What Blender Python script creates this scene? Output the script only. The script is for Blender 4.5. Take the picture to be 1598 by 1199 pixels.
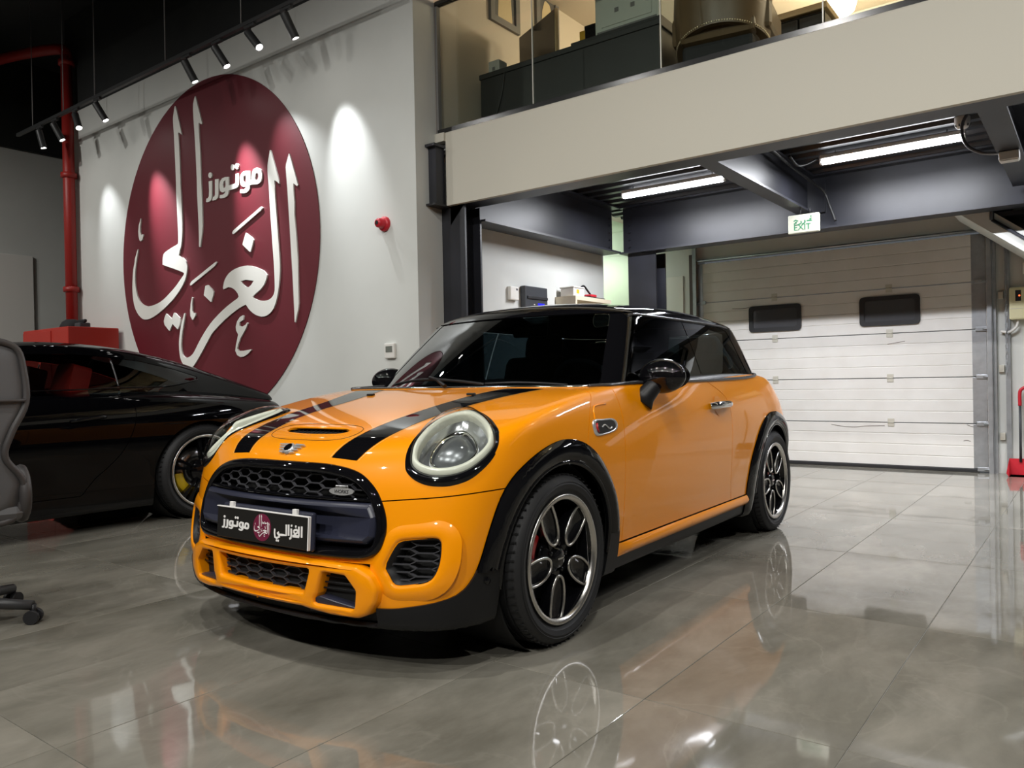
import bpy, bmesh, math, random
import numpy as np
from math import sin, cos, pi, radians
from mathutils import Matrix, Vector
random.seed(7)
sc = bpy.context.scene
for o in list(bpy.data.objects): bpy.data.objects.remove(o)
C = sc.collection

# ---------------------------------------------------------------- camera, world, exposure
YAW, PITCH, ROLL, FPX, CAMH = radians(36.945), radians(-.319), radians(-1.118), 1220.0, .9757
_f = Vector((-sin(YAW)*cos(PITCH), cos(YAW)*cos(PITCH), sin(PITCH)))
_r0 = Vector((cos(YAW), sin(YAW), 0)); _u0 = _r0.cross(_f)
_r = cos(ROLL)*_r0+sin(ROLL)*_u0; _u = -sin(ROLL)*_r0+cos(ROLL)*_u0
cam = bpy.data.cameras.new('camera'); camo = bpy.data.objects.new('camera', cam); C.objects.link(camo)
cam.sensor_width = 36; cam.lens = FPX/1598*36; cam.clip_start = .05; cam.clip_end = 200
camo.matrix_world = Matrix(((_r.x, _u.x, -_f.x, 0), (_r.y, _u.y, -_f.y, 0), (_r.z, _u.z, -_f.z, CAMH), (0, 0, 0, 1)))
sc.camera = camo
world = bpy.data.worlds.new('world'); sc.world = world; world.use_nodes = True
world.node_tree.nodes['Background'].inputs[0].default_value = (.85, .92, 1, 1)
world.node_tree.nodes['Background'].inputs[1].default_value = .10
sc.view_settings.view_transform = 'Standard'; sc.view_settings.look = 'None'
sc.view_settings.gamma = 1; sc.view_settings.exposure = 0.0
sc.view_settings.use_curve_mapping = False
sc.cycles.use_denoising = True
sc.cycles.max_bounces = 8; sc.cycles.diffuse_bounces = 3; sc.cycles.glossy_bounces = 5
sc.cycles.transmission_bounces = 6; sc.cycles.transparent_max_bounces = 12
sc.cycles.caustics_reflective = False; sc.cycles.caustics_refractive = False
sc.cycles.sample_clamp_indirect = 6
def area(name, loc, rot, size, size_y, power, col=(1, 1, 1), spread=180):
    l = bpy.data.lights.new(name, 'AREA'); l.shape = 'RECTANGLE'; l.size = size; l.size_y = size_y
    l.energy = power; l.color = col; l.spread = radians(spread)
    o = bpy.data.objects.new(name, l); o.location = loc; o.rotation_euler = rot; C.objects.link(o); return o
def spot(name, loc, tgt, power, ang, blend=.5, rad=.03, col=(1, .97, .94)):
    l = bpy.data.lights.new(name, 'SPOT'); l.energy = power; l.spot_size = radians(ang); l.spot_blend = blend
    l.shadow_soft_size = rad; l.color = col
    o = bpy.data.objects.new(name, l); o.location = loc
    o.rotation_euler = (Vector(tgt)-Vector(loc)).to_track_quat('-Z', 'Y').to_euler(); C.objects.link(o); return o
SPOT, SHOW, TUBE, UPST = 1.15, .47, 1.8, .65      # lamp levels of the emblem spots, the showroom tracks, the tubes under the deck and the office upstairs
# ---------------------------------------------------------------- materials
MATS = {}
def mat(name, col=(.8, .8, .8), rough=.5, metal=0.0, coat=0.0, spec=.5, emit=None, es=0, trans=0, ior=1.5, alpha=1, noise=None, bump=None, coat_rough=.03, aniso=0):
    if name in MATS: return MATS[name]
    m = bpy.data.materials.new(name); m.use_nodes = True; nt = m.node_tree; b = nt.nodes['Principled BSDF']
    b.inputs['Base Color'].default_value = (*col, 1); b.inputs['Roughness'].default_value = rough
    b.inputs['Metallic'].default_value = metal; b.inputs['Coat Weight'].default_value = coat
    b.inputs['Coat Roughness'].default_value = coat_rough; b.inputs['Specular IOR Level'].default_value = spec
    b.inputs['Transmission Weight'].default_value = trans; b.inputs['IOR'].default_value = ior
    b.inputs['Alpha'].default_value = alpha
    if emit: b.inputs['Emission Color'].default_value = (*emit, 1); b.inputs['Emission Strength'].default_value = es
    if noise:   # (scale, amount, second colour) faint colour variation
        s, a, c2 = noise
        tc = nt.nodes.new('ShaderNodeTexCoord'); n = nt.nodes.new('ShaderNodeTexNoise'); n.inputs['Scale'].default_value = s; n.inputs['Detail'].default_value = 6
        r = nt.nodes.new('ShaderNodeMapRange'); r.inputs[1].default_value = .35; r.inputs[2].default_value = .7; r.inputs[3].default_value = 0; r.inputs[4].default_value = a
        x = nt.nodes.new('ShaderNodeMix'); x.data_type = 'RGBA'; x.inputs[6].default_value = (*col, 1); x.inputs[7].default_value = (*c2, 1)
        nt.links.new(tc.outputs['Object'], n.inputs['Vector']); nt.links.new(n.outputs['Fac'], r.inputs[0]); nt.links.new(r.outputs[0], x.inputs[0]); nt.links.new(x.outputs[2], b.inputs['Base Color'])
    if bump:    # (scale, strength, distance)
        tc = nt.nodes.new('ShaderNodeTexCoord'); n = nt.nodes.new('ShaderNodeTexNoise'); n.inputs['Scale'].default_value = bump[0]; n.inputs['Detail'].default_value = 4
        bp = nt.nodes.new('ShaderNodeBump'); bp.inputs['Strength'].default_value = bump[1]; bp.inputs['Distance'].default_value = bump[2]
        nt.links.new(tc.outputs['Object'], n.inputs['Vector']); nt.links.new(n.outputs['Fac'], bp.inputs['Height']); nt.links.new(bp.outputs[0], b.inputs['Normal'])
    MATS[name] = m; return m
def thin_glass(name, tint, rough=0.0, f0=.045):
    if name in MATS: return MATS[name]
    m = bpy.data.materials.new(name); m.use_nodes = True; nt = m.node_tree; nt.nodes.clear()
    o = nt.nodes.new('ShaderNodeOutputMaterial'); mx = nt.nodes.new('ShaderNodeMixShader'); lw = nt.nodes.new('ShaderNodeLayerWeight'); lw.inputs[0].default_value = .5; pw = nt.nodes.new('ShaderNodeMath'); pw.operation = 'POWER'; pw.inputs[1].default_value = 5; nt.links.new(lw.outputs['Facing'], pw.inputs[0]); fr = nt.nodes.new('ShaderNodeMath'); fr.operation = 'MULTIPLY_ADD'; fr.inputs[1].default_value = 1-f0; fr.inputs[2].default_value = f0; nt.links.new(pw.outputs[0], fr.inputs[0])
    t = nt.nodes.new('ShaderNodeBsdfTransparent'); t.inputs[0].default_value = (*tint, 1)
    g = nt.nodes.new('ShaderNodeBsdfGlossy'); g.inputs['Roughness'].default_value = rough; g.inputs[0].default_value = (1, 1, 1, 1)
    nt.links.new(fr.outputs[0], mx.inputs[0]); nt.links.new(t.outputs[0], mx.inputs[1]); nt.links.new(g.outputs[0], mx.inputs[2]); nt.links.new(mx.outputs[0], o.inputs[0])
    MATS[name] = m; return m
def srgb(r, g, b):
    f = lambda c: (c/255/12.92 if c/255 <= .04045 else ((c/255+.055)/1.055)**2.4)
    return (f(r), f(g), f(b))

# ---------------------------------------------------------------- mesh helpers
class MB:
    """collects shapes, then build() links them as one mesh object"""
    def __init__(s): s.v = []; s.f = []; s.sm = []
    def add(s, v, f, smooth=False):
        n = len(s.v); s.v += [tuple(map(float, p)) for p in v]; s.f += [tuple(int(i)+n for i in q) for q in f]; s.sm += [smooth]*len(f); return s
    def box(s, lo, hi, M=None):
        (a, b, c), (d, e, g) = lo, hi
        v = [(a, b, c), (d, b, c), (d, e, c), (a, e, c), (a, b, g), (d, b, g), (d, e, g), (a, e, g)]
        if M is not None: v = [M @ Vector(p) for p in v]
        return s.add(v, [(0, 3, 2, 1), (4, 5, 6, 7), (0, 1, 5, 4), (1, 2, 6, 5), (2, 3, 7, 6), (3, 0, 4, 7)])
    def rbox(s, lo, hi, r, M=None, seg=2):
        """bevelled box"""
        bm = bmesh.new(); bmesh.ops.create_cube(bm, size=1)
        c = [(lo[i]+hi[i])/2 for i in range(3)]; d = [hi[i]-lo[i] for i in range(3)]
        for v in bm.verts: v.co = Vector((c[0]+v.co.x*d[0], c[1]+v.co.y*d[1], c[2]+v.co.z*d[2]))
        bmesh.ops.bevel(bm, geom=list(bm.edges), offset=min(r, min(d)*.49), segments=seg, affect='EDGES', profile=.5)
        return s.bm(bm, M)
    def bm(s, bm, M=None, smooth=False):
        bm.verts.ensure_lookup_table(); bm.verts.index_update()
        s.add([(M @ v.co) if M is not None else v.co for v in bm.verts], [[v.index for v in f.verts] for f in bm.faces], smooth); bm.free(); return s
    def lathe(s, prof, n=32, M=None, smooth=True, closed=False, arc=2*pi):
        """profile of (radius, axial) turned about z"""
        full = abs(arc-2*pi) < 1e-6; k = len(prof); m = n if full else n+1
        v = [(r*cos(arc*i/n), r*sin(arc*i/n), h) for i in range(m) for r, h in prof]
        if M is not None: v = [M @ Vector(p) for p in v]
        f = []
        for i in range(n):
            j = (i+1) % m
            for q in range(k if closed else k-1):
                q2 = (q+1) % k
                f.append((i*k+q, j*k+q, j*k+q2, i*k+q2))
        return s.add(v, f, smooth)
    def tube(s, pts, r, n=8, closed=False, caps=True, smooth=True, M=None, flat=1.0):
        P = [Vector(p) for p in pts]; N = len(P); rs = [float(q) for q in r] if hasattr(r, '__len__') else [float(r)]*N
        v = []; up = None
        for i in range(N):
            if closed: t = P[(i+1) % N]-P[i-1]
            else: t = P[min(i+1, N-1)]-P[max(i-1, 0)]
            if t.length < 1e-9: t = Vector((0, 0, 1))
            t.normalize()
            if up is None:
                up = Vector((0, 0, 1)) if abs(t.z) < .9 else Vector((1, 0, 0))
            a = (up-t*up.dot(t)); a = a.normalized() if a.length > 1e-6 else t.orthogonal().normalized(); up = a; b = t.cross(a)
            for k in range(n):
                th = 2*pi*k/n; v.append(P[i]+(a*(cos(th)*flat)+b*sin(th))*rs[i])
        if M is not None: v = [M @ p for p in v]
        f = []
        for i in range(N if closed else N-1):
            j = (i+1) % N
            for k in range(n): f.append((i*n+k, i*n+(k+1) % n, j*n+(k+1) % n, j*n+k))
        s.add(v, f, smooth)
        if caps and not closed:
            m = len(s.v)-len(v); s.f += [tuple(m+k for k in range(n))[::-1], tuple(m+(N-1)*n+k for k in range(n))]; s.sm += [False, False]
        return s
    def cyl(s, a, b, r, n=16, r2=None, smooth=True):
        return s.tube([a, b], [r, r if r2 is None else r2], n, smooth=smooth)
    def prism(s, poly, h0, h1, M=None, smooth=False):
        """outline in xy extruded from h0 to h1 along z"""
        n = len(poly); v = [(p[0], p[1], h0) for p in poly]+[(p[0], p[1], h1) for p in poly]
        if M is not None: v = [M @ Vector(p) for p in v]
        ar = sum(poly[i][0]*poly[(i+1) % n][1]-poly[(i+1) % n][0]*poly[i][1] for i in range(n))
        top = list(range(n, 2*n)); bot = list(range(n))[::-1]
        f = [tuple(bot), tuple(top)]+[(i, (i+1) % n, n+(i+1) % n, n+i) for i in range(n)]
        if ar < 0: f = [q[::-1] for q in f]
        return s.add(v, f, smooth)
    def ring(s, outer, inner, h0, h1, M=None, smooth=False):
        """frame between two outlines with the same number of points"""
        n = len(outer)
        v = [(*p, h) for h in (h0, h1) for P in (outer, inner) for p in P]
        if M is not None: v = [M @ Vector(p) for p in v]
        f = []
        for i in range(n):
            j = (i+1) % n
            f += [(i, n+i, n+j, j), (2*n+i, 2*n+j, 3*n+j, 3*n+i), (i, j, 2*n+j, 2*n+i), (n+i, 3*n+i, 3*n+j, n+j)]
        return s.add(v, f, smooth)
    def mesh(s, name='mesh'):
        me = bpy.data.meshes.new(name); me.from_pydata(s.v, [], s.f)
        me.polygons.foreach_set('use_smooth', s.sm); me.update(); return me
    def build(s, name, m, parent=None, auto=None):
        return obj(name, s.mesh(name), m, parent, auto)
def obj(name, me, m, parent=None, auto=None):
    o = bpy.data.objects.new(name, me); C.objects.link(o)
    if m is not None: me.materials.append(m if not isinstance(m, str) else MATS[m])
    if parent is not None: o.parent = parent
    if auto:
        me.polygons.foreach_set('use_smooth', [True]*len(me.polygons)); me.set_sharp_from_angle(angle=radians(auto))
    return o
def part_copy(o, parent, **kw):
    c = o.copy(); C.objects.link(c); c.parent = parent
    for k, v in kw.items(): setattr(c, k, v)
    return c
def copy_tree(o, parent=None):
    c = o.copy(); C.objects.link(c); c.parent = parent
    for ch in list(o.children): copy_tree(ch, c)
    return c
def tag(o, label, cat, group=None):
    o['label'] = label; o['category'] = cat
    if group: o['group'] = group
    return o
def thing(name, label, cat, loc=(0, 0, 0), rz=0, group=None):
    o = bpy.data.objects.new(name, None); C.objects.link(o); o.location = loc; o.rotation_euler = (0, 0, rz); o.empty_display_size = .1
    return tag(o, label, cat, group)
def struct(o): o['kind'] = 'structure'; return o
def npmesh(name, V, T, m, parent=None, N=None, flip=False):
    """mesh object from numpy arrays with smooth custom normals"""
    me = bpy.data.meshes.new(name)
    T = np.asarray(T)
    if flip: T = T[:, ::-1]
    me.from_pydata([tuple(v) for v in V.tolist()], [], T.tolist())
    me.polygons.foreach_set('use_smooth', [True]*len(T)); me.update()
    if N is not None:
        N = N/np.maximum(np.linalg.norm(N, axis=1, keepdims=True), 1e-9)
        me.normals_split_custom_set_from_vertices(N.tolist())
    return obj(name, me, m, parent)
def tri_fill(outline):
    """triangles filling a 2D outline"""
    from mathutils.geometry import tessellate_polygon
    return [tuple(t) for t in tessellate_polygon([[Vector((p[0], p[1], 0)) for p in outline]])]
def fill(outlines):
    from mathutils.geometry import tessellate_polygon
    pts = [p for o in outlines for p in o]
    return pts, [tuple(t) for t in tessellate_polygon([[Vector((p[0], p[1], 0)) for p in o] for o in outlines])]
def flat_shape(outlines, M, depth):
    """flat cut-out shape with holes, given a small thickness"""
    pts, tr = fill(outlines); n = len(pts)
    mb = MB(); v = [M @ Vector((p[0], p[1], 0)) for p in pts]+[M @ Vector((p[0], p[1], depth)) for p in pts]
    f = []
    for t in tr:
        a, b, c = (pts[i] for i in t)
        s = (b[0]-a[0])*(c[1]-a[1])-(b[1]-a[1])*(c[0]-a[0])
        t = t if s > 0 else t[::-1]
        f += [tuple(i+n for i in t), t[::-1]]
    k = 0
    for o in outlines:
        m_ = len(o)
        f += [(k+i, k+(i+1) % m_, n+k+(i+1) % m_, n+k+i) for i in range(m_)]; k += m_
    mb.add(v, f); return mb
# ---------------------------------------------------------------- lettering outlines (unit disc of the round logo)
LOGO_C, LOGO_R = (-7.2552, 2.3602), 1.7388
LOGO = [[[(-0.314,0.912),(-0.299,0.881),(-0.251,0.737),(-0.255,0.731),(-0.286,0.746),(-0.283,0.716),(-0.275,0.569),(-0.273,0.423),(-0.269,0.370),(-0.264,0.279),(-0.262,0.187),(-0.268,0.115),(-0.282,0.053),(-0.309,0.002),(-0.264,-0.017),(-0.232,-0.043),(-0.220,-0.071),(-0.218,-0.071),(-0.226,-0.111),(-0.244,-0.150),(-0.283,-0.192),(-0.339,-0.233),(-0.409,-0.273),(-0.498,-0.313),(-0.588,-0.345),(-0.661,-0.362),(-0.708,-0.365),(-0.754,-0.358),(-0.800,-0.331),(-0.836,-0.295),(-0.858,-0.254),(-0.870,-0.204),(-0.873,-0.145),(-0.867,-0.087),(-0.856,-0.029),(-0.837,0.017),(-0.831,0.040),(-0.806,0.079),(-0.791,0.096),(-0.796,0.073),(-0.807,0.038),(-0.813,0.025),(-0.826,-0.018),(-0.836,-0.070),(-0.836,-0.119),(-0.828,-0.164),(-0.813,-0.204),(-0.786,-0.240),(-0.750,-0.264),(-0.695,-0.281),(-0.640,-0.282),(-0.567,-0.273),(-0.495,-0.253),(-0.424,-0.221),(-0.354,-0.185),(-0.294,-0.145),(-0.255,-0.117),(-0.275,-0.103),(-0.367,-0.074),(-0.487,-0.039),(-0.495,-0.030),(-0.494,-0.001),(-0.484,0.026),(-0.457,0.041),(-0.379,0.060),(-0.327,0.070),(-0.312,0.084),(-0.311,0.148),(-0.314,0.194),(-0.318,0.286),(-0.322,0.378),(-0.322,0.443),(-0.327,0.578),(-0.331,0.677),(-0.334,0.746),(-0.339,0.791),(-0.341,0.836),(-0.336,0.864),(-0.320,0.908)]],
 [[(-0.093,0.923),(-0.079,0.889),(-0.027,0.748),(-0.034,0.742),(-0.063,0.758),(-0.061,0.710),(-0.053,0.576),(-0.048,0.386),(-0.045,0.308),(-0.044,0.237),(-0.043,0.149),(-0.050,0.106),(-0.067,0.046),(-0.073,0.027),(-0.079,0.026),(-0.087,0.030),(-0.085,0.075),(-0.086,0.164),(-0.090,0.253),(-0.095,0.343),(-0.095,0.432),(-0.101,0.585),(-0.108,0.700),(-0.116,0.788),(-0.119,0.846),(-0.117,0.879),(-0.104,0.909)]],
 [[(0.617,0.464),(0.627,0.447),(0.686,0.289),(0.679,0.280),(0.649,0.298),(0.649,0.271),(0.650,0.202),(0.660,0.097),(0.663,0.057),(0.673,-0.059),(0.678,-0.134),(0.678,-0.191),(0.666,-0.270),(0.645,-0.338),(0.616,-0.387),(0.577,-0.414),(0.529,-0.425),(0.481,-0.419),(0.433,-0.401),(0.394,-0.375),(0.370,-0.352),(0.355,-0.350),(0.283,-0.370),(0.167,-0.417),(0.046,-0.481),(0.001,-0.517),(-0.057,-0.574),(-0.116,-0.629),(-0.164,-0.670),(-0.199,-0.688),(-0.234,-0.690),(-0.269,-0.676),(-0.304,-0.646),(-0.323,-0.603),(-0.329,-0.544),(-0.321,-0.492),(-0.301,-0.427),(-0.275,-0.377),(-0.262,-0.355),(-0.254,-0.359),(-0.264,-0.397),(-0.287,-0.461),(-0.301,-0.519),(-0.303,-0.564),(-0.290,-0.604),(-0.267,-0.621),(-0.238,-0.625),(-0.196,-0.614),(-0.160,-0.589),(-0.113,-0.540),(-0.054,-0.486),(0.015,-0.433),(0.093,-0.388),(0.180,-0.347),(0.254,-0.319),(0.301,-0.299),(0.277,-0.266),(0.241,-0.245),(0.200,-0.237),(0.152,-0.244),(0.155,-0.219),(0.170,-0.190),(0.208,-0.160),(0.271,-0.139),(0.353,-0.131),(0.423,-0.137),(0.491,-0.158),(0.538,-0.177),(0.557,-0.194),(0.565,-0.203),(0.555,-0.226),(0.535,-0.253),(0.505,-0.274),(0.466,-0.291),(0.431,-0.309),(0.455,-0.323),(0.494,-0.335),(0.542,-0.340),(0.580,-0.336),(0.609,-0.323),(0.626,-0.302),(0.631,-0.273),(0.630,-0.198),(0.625,-0.117),(0.618,-0.035),(0.612,0.046),(0.605,0.134),(0.600,0.227),(0.597,0.279),(0.591,0.329),(0.590,0.378),(0.594,0.405),(0.605,0.437),(0.612,0.462)], [(0.322,-0.213),(0.370,-0.210),(0.444,-0.222),(0.419,-0.243),(0.394,-0.254),(0.369,-0.249),(0.344,-0.233)]],
 [[(0.777,0.418),(0.788,0.393),(0.844,0.242),(0.837,0.235),(0.807,0.257),(0.806,0.228),(0.812,0.160),(0.810,0.093),(0.817,0.036),(0.825,-0.049),(0.831,-0.150),(0.830,-0.274),(0.831,-0.375),(0.824,-0.408),(0.809,-0.446),(0.800,-0.473),(0.794,-0.470),(0.793,-0.411),(0.789,-0.326),(0.784,-0.213),(0.778,-0.122),(0.771,-0.003),(0.762,0.140),(0.756,0.236),(0.750,0.302),(0.746,0.350),(0.749,0.366),(0.764,0.394),(0.774,0.416)]],
 [[(0.526,0.176),(0.537,0.167),(0.521,0.155),(0.268,0.060),(0.255,0.060),(0.252,0.069),(0.263,0.080),(0.511,0.171)]],
 [[(0.379,0.051),(0.438,0.017),(0.449,0.003),(0.441,-0.020),(0.420,-0.060),(0.410,-0.057),(0.347,-0.012),(0.349,-0.003)]],
 [[(0.088,-0.078),(0.094,-0.085),(0.071,-0.103),(-0.180,-0.192),(-0.191,-0.192),(-0.191,-0.181),(-0.173,-0.168),(0.066,-0.084)]],
 [[(-0.004,-0.205),(0.039,-0.234),(0.055,-0.251),(0.048,-0.272),(0.028,-0.308),(0.018,-0.304),(-0.048,-0.262),(-0.030,-0.209)]],
 [[(-0.173,-0.264),(-0.167,-0.268),(-0.175,-0.306),(-0.174,-0.345),(-0.161,-0.361),(-0.138,-0.360),(-0.141,-0.376),(-0.170,-0.401),(-0.178,-0.397),(-0.196,-0.375),(-0.197,-0.343),(-0.190,-0.305)]],
 [[(-0.468,-0.343),(-0.403,-0.380),(-0.378,-0.343),(-0.365,-0.346),(-0.312,-0.379),(-0.306,-0.395),(-0.317,-0.422),(-0.340,-0.448),(-0.398,-0.411),(-0.432,-0.453),(-0.442,-0.448),(-0.489,-0.412),(-0.497,-0.388),(-0.487,-0.366)]],
 [[(0.338,-0.405),(0.343,-0.413),(0.340,-0.431),(0.301,-0.444),(0.300,-0.462),(0.326,-0.469),(0.356,-0.462),(0.374,-0.449),(0.380,-0.454),(0.360,-0.483),(0.308,-0.534),(0.284,-0.570),(0.275,-0.590),(0.290,-0.603),(0.336,-0.605),(0.406,-0.599),(0.406,-0.605),(0.375,-0.624),(0.335,-0.638),(0.304,-0.639),(0.274,-0.627),(0.257,-0.602),(0.264,-0.569),(0.288,-0.512),(0.269,-0.487),(0.266,-0.466),(0.281,-0.436),(0.307,-0.414)]],
 [[(-0.749,0.289),(-0.748,0.272),(-0.758,0.235),(-0.758,0.201),(-0.749,0.183),(-0.721,0.183),(-0.720,0.175),(-0.737,0.148),(-0.756,0.142),(-0.770,0.149),(-0.780,0.175),(-0.784,0.209),(-0.775,0.247)]]]
LOGO_TEXT = [[[(0.028,0.396),(0.063,0.395),(0.058,0.304),(0.051,0.287),(0.034,0.278),(0.004,0.278),(-0.002,0.282),(0.002,0.300),(0.015,0.300),(0.027,0.309),(0.030,0.343)]],
 [[(0.063,0.426),(0.060,0.419),(0.055,0.414),(0.048,0.412),(0.040,0.413),(0.032,0.418),(0.027,0.425),(0.026,0.432),(0.028,0.439),(0.033,0.444),(0.041,0.446),(0.049,0.445),(0.056,0.440),(0.061,0.433)]],
 [[(0.092,0.397),(0.128,0.394),(0.123,0.302),(0.115,0.286),(0.096,0.278),(0.067,0.278),(0.062,0.281),(0.068,0.299),(0.081,0.299),(0.089,0.307)]],
 [[(0.228,0.389),(0.229,0.340),(0.282,0.340),(0.292,0.344),(0.295,0.394),(0.324,0.393),(0.324,0.331),(0.315,0.318),(0.294,0.313),(0.228,0.311),(0.221,0.292),(0.205,0.280),(0.180,0.276),(0.141,0.280),(0.134,0.285),(0.139,0.299),(0.168,0.297),(0.184,0.301),(0.194,0.311),(0.162,0.310),(0.143,0.321),(0.136,0.340),(0.137,0.362),(0.145,0.380),(0.165,0.391),(0.193,0.393)], [(0.196,0.375),(0.178,0.370),(0.171,0.353),(0.175,0.334),(0.191,0.333),(0.196,0.345)]],
 [[(0.286,0.432),(0.284,0.425),(0.279,0.420),(0.272,0.418),(0.264,0.419),(0.257,0.423),(0.252,0.430),(0.251,0.438),(0.253,0.445),(0.258,0.451),(0.265,0.453),(0.273,0.451),(0.280,0.447),(0.284,0.440)]],
 [[(0.326,0.431),(0.324,0.424),(0.319,0.419),(0.312,0.417),(0.305,0.418),(0.298,0.423),(0.293,0.430),(0.292,0.437),(0.294,0.445),(0.299,0.450),(0.306,0.452),(0.313,0.450),(0.320,0.446),(0.325,0.439)]],
 [[(0.428,0.387),(0.432,0.381),(0.432,0.338),(0.445,0.338),(0.449,0.367),(0.456,0.384),(0.474,0.393),(0.500,0.392),(0.523,0.383),(0.537,0.363),(0.537,0.335),(0.529,0.315),(0.509,0.304),(0.479,0.304),(0.430,0.310),(0.423,0.290),(0.407,0.277),(0.380,0.272),(0.347,0.277),(0.335,0.282),(0.338,0.299),(0.366,0.295),(0.384,0.298),(0.392,0.308),(0.367,0.309),(0.346,0.321),(0.336,0.342),(0.337,0.365),(0.348,0.383),(0.370,0.394),(0.400,0.392)], [(0.381,0.372),(0.369,0.367),(0.365,0.346),(0.373,0.330),(0.390,0.329),(0.393,0.349),(0.392,0.370)], [(0.493,0.367),(0.479,0.362),(0.474,0.338),(0.480,0.327),(0.498,0.327),(0.507,0.340),(0.506,0.358)]]]
PLATE_STROKES = [([(0.2275,0.0234),(0.2287,-0.0145)],0.0079), ([(0.2123,0.0215),(0.2144,-0.0121)],0.0079), ([(0.2156,-0.0123),(0.1875,-0.0130)],0.0093), ([(0.1851,0.0024),(0.1893,0.0069),(0.1983,0.0095),(0.2059,0.0076),(0.2056,0.0004),(0.1970,-0.0046),(0.1875,-0.0130)],0.0072), ([(0.1805,-0.0138),(0.1901,-0.0129)],0.0086), ([(0.1851,0.0024),(0.1923,-0.0051),(0.1876,-0.0117)],0.0065), ([(0.1725,0.0114),(0.1742,-0.0132),(0.1720,-0.0207),(0.1646,-0.0247)],0.0079), ([(0.1582,0.0235),(0.1596,-0.0148)],0.0079), ([(0.1458,0.0223),(0.1471,-0.0145),(0.1220,-0.0156),(0.1046,-0.0162),(0.0989,-0.0119),(0.1060,-0.0080)],0.0079), ([(0.1046,-0.0162),(0.1114,-0.0222),(0.0957,-0.0287),(0.0857,-0.0261),(0.0829,-0.0125),(0.0833,0.0021)],0.0072)]
PLATE_DOTS = [(0.1961,0.0203),(0.1740,0.0209),(0.0949,-0.0369),(0.1039,-0.0375)]
# ---------------------------------------------------------------- surface maths (numpy only)
def spl(xs, ys):
    """natural cubic spline with linear extrapolation"""
    xs = np.array(xs, float); ys = np.array(ys, float); n = len(xs); h = np.diff(xs)
    A = np.zeros((n, n)); b = np.zeros(n); A[0, 0] = A[-1, -1] = 1
    for i in range(1, n - 1):
        A[i, i-1] = h[i-1]; A[i, i] = 2*(h[i-1]+h[i]); A[i, i+1] = h[i]
        b[i] = 6*((ys[i+1]-ys[i])/h[i]-(ys[i]-ys[i-1])/h[i-1])
    m = np.linalg.solve(A, b)
    s0 = (ys[1]-ys[0])/h[0]-h[0]*m[1]/6; s1 = (ys[-1]-ys[-2])/h[-1]+h[-1]*m[-2]/6
    def f(x):
        x = np.asarray(x, float)
        i = np.clip(np.searchsorted(xs, x)-1, 0, n-2); xc = np.clip(x, xs[0], xs[-1])
        t = xc-xs[i]; u = xs[i+1]-xc; hh = h[i]
        v = (m[i]*u**3+m[i+1]*t**3)/(6*hh)+(ys[i]/hh-m[i]*hh/6)*u+(ys[i+1]/hh-m[i+1]*hh/6)*t
        return v+np.where(x < xs[0], (x-xs[0])*s0, 0)+np.where(x > xs[-1], (x-xs[-1])*s1, 0)
    return f
def smax(a, b, k):
    h = np.maximum(k-np.abs(a-b), 0)/k
    return np.maximum(a, b)+h*h*h*k/6
def grad(F, V, e=2e-4):
    g = np.zeros_like(V)
    for i in range(3):
        d = np.zeros(3); d[i] = e
        g[:, i] = (F(*(V+d).T)-F(*(V-d).T))/(2*e)
    return g
def project(F, V, it=4):
    for _ in range(it):
        g = grad(F, V); f = F(*V.T)
        step = -(f/np.maximum((g*g).sum(1), 1e-6))[:, None]*g
        n = np.linalg.norm(step, axis=1, keepdims=True)
        V = V+step*np.minimum(1, .02/np.maximum(n, 1e-9))
    return V
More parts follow.
